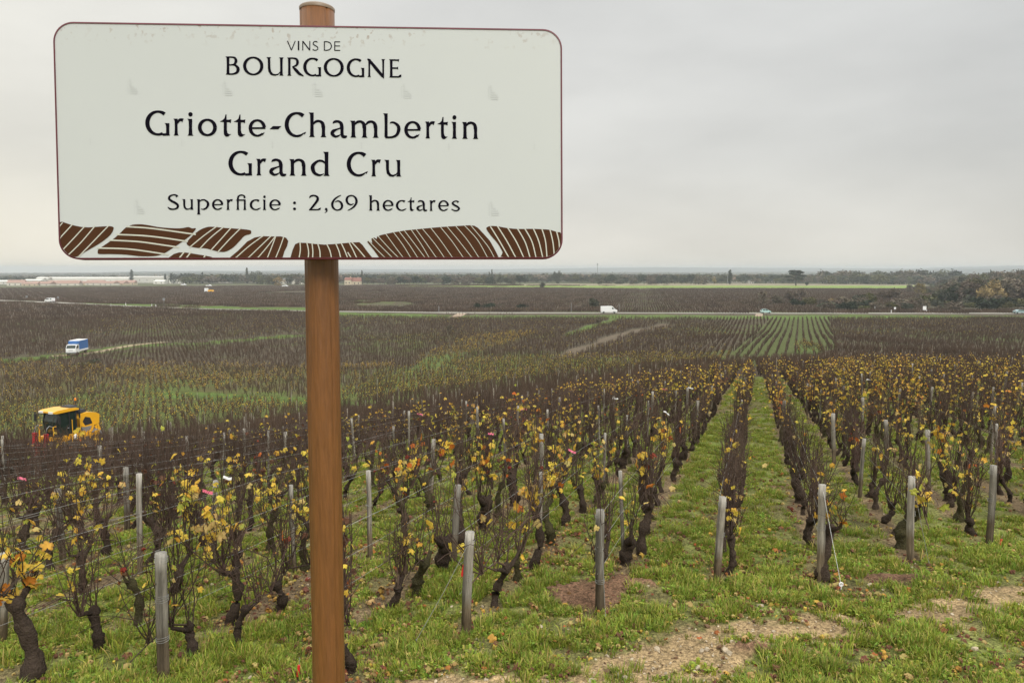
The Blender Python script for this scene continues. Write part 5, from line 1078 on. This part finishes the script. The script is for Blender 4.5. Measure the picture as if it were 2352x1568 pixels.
# ============================================================ roadside markers and small signs
def marker(px, depth, w_, h, m, lab, name='roadside_marker', cat='marker', top=None):
    g = at_depth(px, depth); rt = thing(name, lab, cat, tuple(g)); b = MB()
    if name == 'road_sign':
        b.tube([(0, 0, 0), (0, 0, h)], .05, 6); obj('post', b.me('post', [m_grey]), rt); b = MB(); b.box((0, -.06, h - w_ * .6), (w_, .05, w_ * 1.1)); obj('plate', b.me('plate', [m]), rt)
    else:
        b.tube([(0, 0, 0), (0, 0, h * .93), (0, 0, h)], [w_ / 2, w_ / 2, w_ / 3], 8); obj('post', b.me('post', [m]), rt); b = MB(); b.tube([(0, 0, h * .72), (0, 0, h * .86)], w_ / 2 + .012, 8); obj('band', b.me('band', [m_black if m is m_whit else m_grey]), rt)
for a in [(62, 380, 1.0, 2.6, m_grey, 'grey square sign plate beside the road, past the white minivan', 'road_sign', 'sign'), (134, 366, .9, 2.6, m_grey, 'narrow grey plate on the verge just behind the white minivan', 'road_sign', 'sign'), (377, 312, .9, 3.9, m_grey, 'tall grey sign at the road fork', 'road_sign', 'sign'),
          (255, 312, .35, 1.3, m_whit, 'white delineator at the corner of the first field ramp'), (284, 306, .35, 1.1, m_whit, 'low white delineator just past the first field ramp'), (289, 322, .3, 1.6, m_whit, 'thin pale marker on the verge behind the white delineators'), (349, 312, .35, 1.3, m_whit, 'short pale marker on the verge before the tall sign'), (358, 310, .45, 1.2, m_whit, 'squat cream marker nearest the tall grey sign'),
          (1008, 276, .25, 2.4, m_grey, 'pale wooden stake standing by the verge before the road ramp'), (1312, 276, .2, 3.4, m_grey, 'thin pole on the roadside before the white van'), (1422, 276, .18, 3.2, m_grey, 'thin pole on the roadside in front of the white van'), (1409, 262, .5, 1.8, m_whit, 'slanting white sign seen edge-on below the white van', 'road_sign', 'sign'),
          (2047, 272, .35, 1.1, m_whit, 'white delineator beside the cream stump on the road'), (2055, 275, .7, 2.0, m_whit, 'cream roadside sign near the shrubs', 'road_sign', 'sign'), (2128, 272, .35, 1.3, m_whit, 'white delineator below the white roadside plate'), (2009, 290, .35, 1.4, m_whit, 'pale marker behind the road near the shrubs'),
          (2123, 275, 1.3, 2.4, m_whit, 'white roadside plate among the shrubs', 'road_sign', 'sign')]:
    marker(*a)
rt = thing('radio_mast', 'tall thin mast above the distant treeline', 'mast', tuple(at_depth(1372, 1500))); b = MB(); b.tube([(0, 0, 0), (0, 0, 36)], [.9, .35], 4); obj('pole', b.me('pole', [m_grey]), rt); b = MB(); b.box((0, 0, 34), (2.2, 2.2, 2.5)); obj('antenna', b.me('antenna', [m_grey]), rt)
rt = thing('utility_pole', 'pale utility pole on the field edge before the far hamlet', 'pole', tuple(at_depth(2148, 900) * 0 + at_depth(1748 + 400, 860))); b = MB(); b.tube([(0, 0, 0), (0, 0, 4)], .3, 5); obj('shaft', b.me('shaft', [m_grey]), rt)
rt = thing('utility_pole', 'tall pale pole rising before the far hamlet trees', 'pole', tuple(at_depth(1748, 880)) if 0 else tuple(at_depth(1671 + 0, 880))); b = MB(); b.tube([(0, 0, 0), (0, 0, 13)], .3, 5); obj('shaft', b.me('shaft', [m_grey]), rt)

# ============================================================ buildings
m_wallw = mat('pale_render', (.62, .59, .52), .85, var=.08, vscale=.3); m_wallc = mat('cream_wall', (.55, .47, .35), .85, var=.1, vscale=.3); m_shed = mat('shed_cladding', (.55, .54, .50), .7, var=.08, vscale=.1); m_rw = mat('pale_roof', (.72, .71, .66), .6, var=.05, vscale=.1)
m_rr = mat('red_tile_roof', (.22, .10, .075), .85, var=.2, vscale=.8); m_rp = mat('faded_tile_roof', (.34, .22, .18), .85, var=.2, vscale=.8); m_win = mat('window_dark', (.05, .05, .055), .3); m_rs = mat('slate_roof', (.12, .125, .13), .7, var=.1)
def house(px, depth, L_, W_, H, rh, wall, roof, lab, yaw=0, name='house', nwin=4, chim=True, group=None):
    g = at_depth(px, depth); rt = thing(name, lab, 'building' if name != 'house' else 'house', (g[0], g[1], g[2] - .5), R(yaw), group); b = MB()
    b.prism([(-L_ / 2, 0), (L_ / 2, 0), (L_ / 2, H), (-L_ / 2, H)], -W_ / 2, W_ / 2); obj('wall', b.me('wall', [wall], fixn=True), rt)
    b = MB(); e = .4; V = [(-L_ / 2 - e, -W_ / 2 - e, H), (L_ / 2 + e, -W_ / 2 - e, H), (L_ / 2 + e, W_ / 2 + e, H), (-L_ / 2 - e, W_ / 2 + e, H), (-L_ / 2 - e, 0, H + rh), (L_ / 2 + e, 0, H + rh)]
    b.add([(x, y, z + .01) for x, y, z in V], [(0, 1, 5, 4), (2, 3, 4, 5), (0, 4, 3), (1, 2, 5), (3, 2, 1, 0)]); ro = obj('roof', b.me('roof', [roof], fixn=True), rt)
    if chim: b = MB(); b.box((L_ * .3, 0, H + rh + .2), (.7, .7, 1.4)); obj('chimney', b.me('chimney', [wall]), ro)
    for i in range(nwin):
        x = -L_ / 2 + L_ * (i + .5) / nwin; b = MB(); b.box((x, -W_ / 2 - .03, H * .5), (min(1.2, L_ / nwin * .5), .1, min(1.6, H * .4))); obj('window', b.me('window', [m_win]), rt)
    return rt
house(812, 830, 17, 9, 4.5, 4.2, m_wallc, m_rr, 'cream farmhouse with a red tiled roof beside the tall poplar')
house(801, 826, 7, 10, 6, 3, m_wallc, m_rr, 'gabled cream wing at the end of the red-roofed farmhouse', 0, 'house', 2)
for i, (x0, x1, dep, H, lab, wl, rf) in enumerate([(-40, 40, 1090, 5, 'long low white-roofed shed at the picture edge', m_shed, m_rw), (62, 100, 1080, 6, 'short white-roofed warehouse left of the long one', m_shed, m_rw), (90, 300, 1200, 9, 'longest pale warehouse behind the red roofs', m_rw, m_rw), (300, 385, 1260, 10, 'grey-blue end block of the longest warehouse', m_shed, m_shed), (358, 382, 1030, 4, 'white shed in front of the grey warehouse block', m_rw, m_rw), (394, 419, 1040, 4.5, 'small white shed standing apart by the conifers', m_rw, m_rw),
                                     (462, 530, 1100, 4, 'long white roofs between the conifers and the autumn tree', m_wallw, m_rw), (566, 592, 1080, 4, 'short white building right of the autumn tree', m_wallw, m_rw), (1478, 1496, 1350, 4, 'tiny white shed near the lone roundish tree', m_rw, m_rw), (1880, 1897, 1150, 3.5, 'white shed just left of the pine', m_rw, m_rw), (1670, 1700, 1050, 6, 'pale hamlet house behind the dark cypress', m_wallw, m_rp), (1625, 1640, 1030, 8, 'white hamlet house near the orange shrub', m_wallw, m_rp), (1716, 1728, 1020, 3, 'low white building at the hamlet end', m_rw, m_rw), (1765, 1775, 1020, 3, 'tiny white building between hamlet and pine', m_rw, m_rw)]):
    dd = dep / F; house((x0 + x1) / 2, dep, (x1 - x0) * dd, 14, H, 1.8, wl, rf, lab, 0, 'warehouse' if H > 4.6 and dep < 1300 and x1 < 400 else 'farm_building', max(2, int((x1 - x0) / 16)), False)
rd = random.Random(5)
for i, (px, L_) in enumerate([(40, 18), (72, 16), (100, 26), (133, 20), (160, 24), (196, 16), (222, 22), (250, 20), (278, 14), (300, 12)]):
    house(px, 880 + rd.uniform(-25, 25), L_, 11, rd.uniform(2.8, 4.5), rd.uniform(2.2, 3.6), rd.choice([m_wallw, m_wallc]), rd.choice([m_rp, m_rp, m_rr]), '%s house along the row of red roofs before the warehouses' % ordn(i + 1), rd.uniform(-20, 20), 'house', 3, True, 'red-roofed houses before the warehouses')
for i, px in enumerate([640, 652, 667, 678, 690, 702]):
    house(px, 900 + 8 * i, 6.5, 8, 6, 2, m_wallw, m_rs, '%s white house counted from the oak towards the sign pole' % ordn(i + 1), rd.uniform(-15, 15), 'house', 2, False, 'white houses in the trees by the sign pole')

# ============================================================ trees
m_trunk = mat('tree_bark', (.055, .045, .036), .95, rnd=.2, spec=.1)
def leafm(n_, c, rh=.02): return mat(n_, c, .85, vcol=True, rnd=.22, rhue=rh, spec=.1)
m_cd = leafm('crown_dark_green', (.026, .036, .022)); m_cb = leafm('crown_bare_twigs', (.120, .098, .072)); m_co = leafm('crown_olive', (.085, .085, .035)); m_cor = leafm('crown_rust', (.22, .165, .08)); m_pine = leafm('crown_pine', (.014, .022, .013)); m_cg = leafm('crown_grey_green', (.068, .074, .050))
def crown_me(kind, seed, m, n=420):
    rd = np.random.default_rng(seed); V = []; C = []
    def blob(c, rad, k, fs):
        fs = fs * 1.45; d = rd.normal(size=(k, 3)); d /= np.linalg.norm(d, axis=1)[:, None]; p = np.array(c) + d * np.array(rad) * (rd.random((k, 1)) ** .35)
        for q in p:
            a = rd.normal(size=(3, 3)) * fs; s = .7 + .7 * rd.random()
            V.extend([q + a[0], q + a[1], q + a[2]]); C.extend([(s, s, s)] * 3)
    if kind == 'round':
        k = 14
        for i in range(k):
            a = rd.random() * 6.28; z = rd.uniform(.16, .85); rr_ = .30 * math.sin(math.pi * (z - .02) / .95) * rd.uniform(.5, 1.15); blob((math.cos(a) * rr_, math.sin(a) * rr_, z), (.17, .17, .15), n // k, .028)
    elif kind == 'column':
        for z in np.linspace(.12, .95, 9): w_ = .11 * math.sin(math.pi * min(max(z * .9 + .08, 0), 1)) ** .6; blob((rd.normal() * .01, rd.normal() * .01, z), (w_, w_, .09), n // 9, .018)
    elif kind == 'pine':
        for i in range(9):
            a = i * 2.4 + rd.random(); z = .36 + .56 * (i / 8); rr_ = .26 * rd.uniform(.55, 1.1) * (1 if i < 7 else .6); blob((math.cos(a) * rr_, math.sin(a) * rr_, z), (.15, .15, .06), n // 9, .018)
        blob((0, 0, .93), (.24, .2, .045), n // 8, .018)
    elif kind == 'bush':
        for i in range(8): a = rd.random() * 6.28; rr_ = rd.uniform(.1, .5); blob((math.cos(a) * rr_, math.sin(a) * rr_, rd.uniform(.25, .65)), (.3, .3, .28), n // 8, .045)
    elif kind == 'mound':
        for i in range(12): a = rd.random() * 6.28; rr_ = rd.uniform(.0, .42); blob((math.cos(a) * rr_, math.sin(a) * rr_, rd.uniform(.14, .38) + .42 * (1 - rr_)), (.2, .2, .2), n // 12, .04)
    V = np.array(V, np.float32); Fs = np.arange(len(V)).reshape(-1, 3)
    return mesh('crown', V, Fs, m, col=np.array(C))
def trunk_me(kind, seed):
    rd = random.Random(seed); b = MB(); top = {'round': .62, 'column': .7, 'pine': .9, 'bush': .4, 'mound': .5}[kind]
    b.tube([(0, 0, -.03), (.005, 0, top * .4), (.0, .01, top)], [.028 if kind != 'bush' else .03, .021, .008], 6)
    for i in range(5 if kind in ('round', 'pine', 'mound') else 3):
        a = rd.uniform(0, 6.28); z = top * rd.uniform(.35, .8); l_ = rd.uniform(.12, .3) * (.4 if kind == 'column' else 1); b.tube([(0, 0, z), (math.cos(a) * l_ * .6, math.sin(a) * l_ * .6, z + .08), (math.cos(a) * l_, math.sin(a) * l_, z + .2)], [.012, .008, .003], 4)
    return b.me('trunk', [m_trunk], True)
KD = {}
def tree(px, depth, H, kind, m, lab, cat='tree', w_=1.0, name='tree', group=None, sink=0):
    key = (kind, m.name); KD.setdefault(key, [(crown_me(kind, hash(kind) % 97 * 0 + i * 13 + len(kind) + len(m.name), m, 2600 if kind == 'pine' else 640), trunk_me(kind, i)) for i in range(3)])
    cm, tm = KD[key][tree.n % 3]; tree.n += 1; g = at_depth(px, depth)
    rt = thing(name, lab, cat, (g[0], g[1], g[2] - sink), tree.n * 1.7, group); rt.scale = (H * w_, H * w_, H); obj('trunk', tm, rt); obj('crown', cm, rt); return rt
tree.n = 0
tree(1828, 790, 16.5, 'pine', m_pine, 'lone dark umbrella-shaped pine standing on the crop field', w_=1.65, name='pine_tree')
tree(1851, 822, 4.5, 'bush', m_cd, 'low dark shrub at the foot of the lone pine', 'shrub', 1, 'shrub')
tree(832, 860, 16, 'column', m_cg, 'tall thin poplar beside the red-roofed farmhouse', w_=.75, name='poplar_tree')
tree(1130, 900, 17, 'column', m_cg, 'tall thin poplar rising over the middle of the treeline', w_=.6, name='poplar_tree'); tree(1124, 905, 15, 'column', m_cg, 'slightly shorter poplar paired with the middle one', w_=.6, name='poplar_tree')
tree(568, 1000, 21, 'column', m_cg, 'grey poplar next to the big round tree', w_=.9, name='poplar_tree'); tree(590, 960, 18, 'round', m_cg, 'big round tree right of the grey poplar', w_=1.3)
tree(303, 1200, 21, 'column', m_cd, 'dark pointed conifer behind the longest warehouse', w_=1.3, name='conifer_tree')
tree(1676, 900, 17, 'column', m_cd, 'dark cypress in the hamlet', w_=1.5, name='cypress_tree'); tree(1279, 930, 17, 'round', m_cg, 'lone roundish tree with gaps beside the bare field', w_=1.0); tree(1248, 640, 6, 'bush', m_cg, 'dark rounded bush on the edge of the vines', 'bush', .75, 'bush')
tree(1640, 920, 9, 'round', m_cor, 'orange-leafed tree before the white hamlet house', w_=.8)
tree(648, 700, 11, 'round', m_cb, 'bare reddish tree standing before the white roofs') if 0 else tree(640, 720, 10, 'round', m_cor, 'rust-coloured bare tree on the hedge line near the white houses', w_=1.4)
rd = random.Random(8)
# hedge line behind the crop field
for px0, px1, dep, h0, h1, grp in [(845, 1200, 840, 9, 14, 'treeline behind the crop field'), (1365, 1620, 900, 10, 15, 'wood behind the bare field'), (1888, 2200, 1010, 19, 24, 'tall wood beyond the pine'), (1905, 2200, 960, 12, 18, 'front rank of the wood beyond the pine'), (380, 470, 1040, 15, 20, 'conifers right of the warehouses'), (600, 780, 880, 9, 14, 'trees around the white houses'), (1195, 1360, 1400, 8, 13, 'far trees behind the lone roundish tree'), (1640, 1880, 1300, 13, 18, 'far trees behind the hamlet'), (-20, 300, 1350, 12, 17, 'far trees behind the warehouses')]:
    px = px0; ti = 0
    while px < px1:
        ti += 1
        H = rd.uniform(h0, h1); con = grp.startswith('conifers'); ms = rd.choice([m_cb, m_cb, m_cg, m_co, m_cd] if not con else [m_cd])
        cn = {'crown_bare_twigs': 'bare grey-brown', 'crown_grey_green': 'grey-green', 'crown_olive': 'olive', 'crown_dark_green': 'dark green'}[ms.name]
        tree(px + rd.uniform(-2, 2), dep + rd.uniform(-30, 50), H, 'column' if con and rd.random() < .5 else ('mound' if rd.random() < .6 else 'round'), ms, '%s tree along the %s, %s' % (ordn(ti), grp, cn), w_=rd.uniform(1.0, 1.5), group=grp, sink=H * .12); px += H * rd.uniform(.5, .85) * F / dep * .8
# shrubs and trees beyond the road on the far side
BUSH = [(1752, 318, 7.5, 'round', m_cb, 'bare thin tree on the roadside left of the shrubs', 1.0), (1786, 330, 5, 'bush', m_cb, 'grey-brown bush next to the bare thin tree', 1.0), (1812, 345, 6.0, 'mound', m_cb, 'tall brown bush behind the olive one', .8), (1836, 372, 6.6, 'mound', m_cb, 'tall dark round-topped tree over the roadside shrubs', 1.1), (1824, 318, 3.6, 'bush', m_cd, 'dark green bush before the round-topped tree', 1.2), (1856, 322, 4.4, 'bush', m_co, 'olive and rust bush by the dark ones', 1.1), (1842, 315, 2.8, 'bush', m_cd, 'low dark bush hugging the olive bush', 1.0),
        (1884, 330, 3.2, 'bush', m_cb, 'small grey bush right of the olive bush', 1.2), (1915, 325, 3.6, 'bush', m_cor, 'small rusty bush along the roadside', 1.1), (1942, 330, 4.2, 'bush', m_cb, 'brownish bush between two rusty ones', 1.2), (1970, 340, 4.8, 'bush', m_cg, 'grey-green bush before the scrub', 1.2), (2000, 345, 5.6, 'bush', m_co, 'green-tinged bush before the scrub', 1.1), (2030, 350, 6.5, 'mound', m_cb, 'brown mound-shaped bush before the scrub', 1.0), (2058, 360, 7.6, 'mound', m_cb, 'taller brown shrub at the scrub edge', .9),
        (1100, 300, 2.8, 'bush', m_cd, 'low dark bush on the roadside bank', 1.0), (1122, 300, 2.6, 'bush', m_cd, 'wide low dark bush by the roadside bank bush', 2.0), (1152, 300, 2.2, 'bush', m_cb, 'small bush at the end of the bank row', 1.6), (1203, 296, 2.6, 'bush', m_cd, 'dark bush alone on the roadside', 1.6), (1335, 300, 2.8, 'bush', m_cb, 'low bush behind the thin pole', 1.3), (1362, 305, 4.5, 'bush', m_cg, 'grey-green bush just before the white van', 1.0),
        (2112, 420, 8.8, 'round', m_cor, 'pale ochre tree at the corner of the crop field', .9), (2278, 330, 11.5, 'round', m_cor, 'large orange willow-like tree standing in front of the wood', 1.25), (2262, 326, 9.0, 'mound', m_cor, 'ochre skirt of branches joined to the orange tree', .9), (2185, 335, 9.0, 'round', m_cd, 'dark evergreen shrub amid the bare wood', .8), (2160, 322, 5.5, 'round', m_cd, 'small dark evergreen near the road', .9), (2240, 315, 4.5, 'bush', m_cd, 'dark bush below the orange tree', 1.6), (2300, 318, 4.8, 'bush', m_cd, 'dark bush to the far side of the orange tree', 1.6),
        (1036, 182, 2.6, 'bush', m_cb, 'dark round bush on the path between plots', .9), (1376, 215, 2.0, 'bush', m_cb, 'dark low bush at the diagonal grass strip', 1.3), (190, 128, 1.1, 'bush', m_co, 'low green bramble below the tarpaulin lorry', 2.6), (215, 134, .9, 'bush', m_cg, 'low bramble with grey stems beside the lorry', 2.4)]
for px, dep, H, kd, m, lab, w_ in BUSH: tree(px, dep, H, kd, m, lab, 'bush' if 'bush' in lab or 'shrub' in lab or 'bramble' in lab else 'tree', w_, 'bush' if 'bush' in lab or 'shrub' in lab or 'bramble' in lab else 'tree')
for i in range(150):                           # the bare wood rising at the right
    f = i / 150; px = rd.uniform(2085, 2440); t = rd.random(); dep = 335 + 330 * t ** 1.2
    ytop = np.interp(px, [2085, 2130, 2200, 2300, 2440], [668, 652, 628, 616, 612]) + (1 - t) * rd.uniform(14, 44)
    g = at_depth(px, dep); H = (HY - ytop) / F * dep - g[2]; H = float(min(max(H, 4), 21)); m = rd.choice([m_cb, m_cb, m_cb, m_cb, m_cg, m_co])
    cn = {'crown_bare_twigs': 'bare grey-brown', 'crown_grey_green': 'grey-green', 'crown_olive': 'olive-tinged'}[m.name]
    tree(px, dep, H, 'mound' if rd.random() < .6 else 'round', m, '%s %s tree %s the wood beyond the road' % (('low', 'middling', 'tall')[0 if H < 8 else (1 if H < 13 else 2)], cn, 'at the road edge of' if dep < 400 else ('amid' if dep < 520 else 'at the back of')), w_=rd.uniform(.9, 1.3), group='bare wood beyond the road')
for i in range(64):
    px = rd.uniform(1890, 2430); dep = rd.uniform(283, 345); H = rd.uniform(1.6, 4.6) * (1 + .3 * (px > 2100)); m = rd.choice([m_cb, m_cb, m_co, m_cg, m_cd])
    cn = {'crown_bare_twigs': 'grey-brown', 'crown_grey_green': 'grey-green', 'crown_olive': 'olive', 'crown_dark_green': 'dark green'}[m.name]
    tree(px, dep, H, 'bush', m, '%s %s scrub bush in the roadside thicket %s' % ('low' if H < 3 else 'taller', cn, 'below the wood' if px > 2100 else 'before the wood'), 'bush', rd.uniform(1, 1.8), 'bush', 'scrub bushes beyond the road', .3)
# woods and hedges of the far plain, one mass
FW = [crown_me('mound', 40 + i, [m_cb, m_cg, m_cd, m_co][i], 170) for i in range(4)]
P = []; n = 26000; rr_ = np.exp(rng.uniform(math.log(1050), math.log(5200), n)); aa = np.radians(rng.uniform(-39, 39, n)); xs, ys = rr_ * np.sin(aa), rr_ * np.cos(aa)
k = (fbm(xs * .0022 + 3, ys * .0035, 4) + .14 * sstep(1300, 2600, rr_)) > .50; px_, py_, _ = proj(xs, ys, T0(xs, ys)); k &= ~((px_ < 420) & (rr_ < 1400)); xs, ys, r2 = xs[k][:13000], ys[k][:13000], rr_[k][:13000]
hs = rng.uniform(9, 16, len(xs)) * (1 + .55 * sstep(1800, 5000, r2))
scatter('distant_woods', np.column_stack([xs, ys, T(xs, ys) - 1.0]), rng.uniform(0, 6, len(xs)), np.column_stack([hs * 1.7, hs * 1.7, hs]), rng.integers(0, 4, len(xs)), FW, 'woods and hedges merging across the hazy far plain')
# low hedge bank line in the left distance
# hills on the horizon
m_hill = mat('hill_ground', (.022, .032, .026), .95, var=.3, vscale=.004)
for nm, r0, r1, tops in (('low_hills', 4600, 6200, [(-100, 627), (200, 626), (330, 623), (520, 622), (780, 623), (1100, 625), (1500, 626), (1900, 622), (2150, 618), (2500, 616)]), ('far_hills', 7000, 8600, [(-100, 627), (250, 626.5), (500, 623), (640, 621.5), (790, 618), (1000, 618.5), (1250, 617), (1360, 615), (1480, 614), (1800, 615), (2080, 616.5), (2200, 613), (2350, 610), (2500, 612)])):
    azs = np.radians(np.arange(-44, 44.1, .25)); V = []
    for fr, hf in ((0, 0), (.2, .35), (.5, .85), (.75, 1.0), (1, .6)):
        for a in azs:
            r = r0 + (r1 - r0) * fr; px = CX + F * math.tan(a); yt = np.interp(px, *zip(*tops)) + .9 * (float(fbm(np.array(px * .02), np.array(r0 * .01), 3)) - .5); rt_ = r0 + (r1 - r0) * .75
            zt = -(yt - HY) / F * rt_ * math.cos(a) ; zb = -62; V.append((r * math.sin(a), r * math.cos(a), zb + (zt - zb) * hf))
    n = len(azs); Fs = [(i * n + j, i * n + j + 1, (i + 1) * n + j + 1, (i + 1) * n + j) for i in range(4) for j in range(n - 1)]
    me = mesh(nm, V, Fs, m_hill, smooth=True); obj(nm, me, kind='structure')
# ============================================================ ground cover
m_grass = mat('grass_blade', (.215, .290, .044), .6, vcol=True, rnd=.3, rhue=.02, trans=.25, spec=.2)
m_lit = mat('dead_leaf', (.85, .85, .85), .75, vcol=True, rnd=.3, rhue=.02, spec=.15)
m_stone = mat('limestone', (.44, .37, .27), .9, rnd=.3, var=.2, vscale=20, spec=.1)
m_clod = mat('soil_clod', (.13, .082, .05), .95, rnd=.3, var=.3, vscale=20, spec=.1)
def tuft(seed, n, h, spread, flat=0, broad=False):
    rd = random.Random(seed); b = MB()
    for i in range(n):
        a = rd.uniform(0, 6.28); r0 = spread * rd.random() ** .6; x, y = math.cos(a) * r0, math.sin(a) * r0; a2 = a + rd.gauss(0, .9); hh_ = h * rd.uniform(.45, 1.1); out_ = hh_ * rd.uniform(.15, .8 + flat); w_ = (.0028 if not broad else .009) * rd.uniform(.8, 1.4)
        dx_, dy_ = math.cos(a2), math.sin(a2); px, py = -dy_ * w_, dx_ * w_; s = rd.uniform(.65, 1.3); c = (s * rd.uniform(.85, 1.25), s, s * .9)
        if rd.random() < .22: c = (1.7 * s, 1.05 * s, 2.0 * s)
        b.add([(x - px, y - py, -.01), (x + px, y + py, -.01), (x + dx_ * out_ * .4 - px, y + dy_ * out_ * .4 - py, hh_ * .6), (x + dx_ * out_ * .4 + px, y + dy_ * out_ * .4 + py, hh_ * .6), (x + dx_ * out_, y + dy_ * out_, hh_ * (.95 if not flat else .6))], [(0, 1, 3, 2), (2, 3, 4)], 0, c)
    return b.me('tuft', [m_grass], col=True)
TU = [tuft(i, 26, .055, .055) for i in range(4)] + [tuft(10 + i, 34, .095, .07) for i in range(2)] + [tuft(20 + i, 22, .045, .07, .6, True) for i in range(3)]
def polar(n, r0, r1, p=1.0):
    u_ = rng.random(n); r = np.exp(math.log(r0) + u_ ** p * (math.log(r1) - math.log(r0))); a = np.radians(rng.uniform(-46, 46, n)); return r * np.sin(a), r * np.cos(a)
xs, ys = polar(400000, 3.7, 46, .9); r = np.hypot(xs, ys); z = zone(xs, ys); g = grass_amt(xs, ys); cl = fbm(xs * 4.5, ys * 4.5, 3)
k = np.isin(z, (9, 10)) & (rng.random(len(xs)) < g ** 1.6 * (.12 + 1.5 * sstep(.42, .62, cl)) * .62); xs, ys, r, cl = xs[k], ys[k], r[k], cl[k]; print('tufts', len(xs))
q = rng.random(len(xs)); pk = np.where(q < .55, rng.integers(0, 4, len(xs)), np.where((q < .68), rng.integers(4, 6, len(xs)), rng.integers(6, 9, len(xs))))
scatter('grass', np.column_stack([xs, ys, T(xs, ys)]), rng.uniform(0, 6.28, len(xs)), rng.uniform(.55, 1.15, len(xs)) * (.75 + .5 * cl) * (1 + .35 * sstep(12, 40, r)), pk, TU, 'lush green grass between the vine rows and along the track', tilt=rng.normal(0, .12, (len(xs), 2)))
# fallen vine leaves
FL = []
for i, cn in enumerate(['pale', 'pale', 'yellow', 'gold', 'orange', 'brown', 'brown', 'brown', 'red', 'pale']):
    rd = random.Random(400 + i); V, Fs, C = leaf_shape(rd, LC[cn], rd.uniform(.6, 1.6)); FL.append(mesh('fallen_leaf', V, Fs, m_lit, col=(np.array(C) * .55 + np.array((.20, .13, .07)) * .35) if cn != 'brown' else np.array(C) * 1.2))
xs, ys = polar(72000, 3.9, 30, .85); u_ = xs * UX + ys * UY; fr = np.abs((u_ - U0) / DU - np.round((u_ - U0) / DU)); lit = fbm(xs * .8 + 2, ys * .8 + 8, 3)
k = (rng.random(len(xs)) < (.2 + .7 * sstep(.45, .68, lit) + .15 * (fr < .2)) * .62 * np.where(np.hypot(xs, ys) > 9, .6, 1)) & np.isin(zone(xs, ys), (9, 10)) & (path_amt(xs, ys) < .6); xs, ys = xs[k], ys[k]; print('litter', len(xs))
scatter('fallen_leaves', np.column_stack([xs, ys, T(xs, ys) + .012 + rng.random(len(xs)) * .03]), rng.uniform(0, 6.28, len(xs)), np.exp(rng.normal(-1.0, .42, len(xs))).clip(.15, .95), rng.choice(10, len(xs), p=[.13, .12, .04, .05, .06, .17, .17, .14, .04, .08]), FL, 'fallen yellow and brown vine leaves in the grass', tilt=rng.normal(0, .45, (len(xs), 2)))
# pale stones on the track
def stone(seed):
    bm = bmesh.new(); bmesh.ops.create_icosphere(bm, subdivisions=1, radius=1); rd = random.Random(seed)
    for v in bm.verts: v.co *= rd.uniform(.7, 1.1); v.co.z *= .55
    me = bpy.data.meshes.new('stone'); bm.to_mesh(me); bm.free(); return me
ST = []
for i in range(4): me = stone(i); me.materials.append(m_stone); ST.append(me)
for i in range(3): me = stone(10 + i); me.materials.append(m_clod); ST.append(me)
xs, ys = polar(60000, 3.8, 16, 1.0); pa = path_amt(xs, ys); so = soil_amt(xs, ys); u_ = xs * UX + ys * UY; hd = (zone(xs, ys) == 10)
k = rng.random(len(xs)) < np.where(hd, .06, .015) + .28 * pa + .5 * so; xs, ys, so = xs[k], ys[k], so[k]; sz = np.exp(rng.normal(math.log(.0085), .55, len(xs))) * (1 + .6 * so); sz = np.clip(sz, .003, .035)
scatter('stones', np.column_stack([xs, ys, T(xs, ys) + sz * .25]), rng.uniform(0, 6.28, len(xs)), sz, np.where((rng.random(len(xs)) < .35) | (so > .5), rng.integers(4, 7, len(xs)), rng.integers(0, 4, len(xs))), ST, 'pale limestone pebbles and soil clods on the track', tilt=rng.normal(0, .5, (len(xs), 2))); print('stones', len(xs))

# tyre-tread bars pressed into the turned soil beside the end post
xs, ys = [], []
pc_ = hit(1345, 1368)
for i in range(11):
    for j in range(9): xs.append(pc_[0] + (i - 5) * .085 + rng.normal(0, .012) + .03 * (j % 2)); ys.append(pc_[1] + (j - 4) * .062 + rng.normal(0, .01))
xs, ys = np.array(xs), np.array(ys); k = soil_amt(xs, ys) > .15; xs, ys = xs[k], ys[k]; m_ = len(xs)
scatter('soil_clods', np.column_stack([xs, ys, T(xs, ys) + .03]), rng.normal(.25, .25, m_), np.column_stack([rng.uniform(.035, .05, m_), rng.uniform(.016, .024, m_), rng.uniform(.025, .04, m_)]), rng.integers(4, 7, m_), ST, 'tyre tread bars of red soil beside the wire-ringed post', tilt=rng.normal(0, .15, (m_, 2)))
# ============================================================ air
hz = bpy.data.materials.new('haze'); hz.use_nodes = True; t = hz.node_tree; t.nodes.clear(); o_ = t.nodes.new('ShaderNodeOutputMaterial'); v_ = t.nodes.new('ShaderNodeVolumePrincipled')
v_.inputs['Color'].default_value = (.83, .885, .94, 1); v_.inputs['Density'].default_value = .00021; v_.inputs['Anisotropy'].default_value = .3; t.links.new(v_.outputs[0], o_.inputs['Volume'])
b = MB(); b.box((0, 0, -27), (19600, 19600, 90)); obj('haze', b.me('haze', [hz]), kind='stuff')
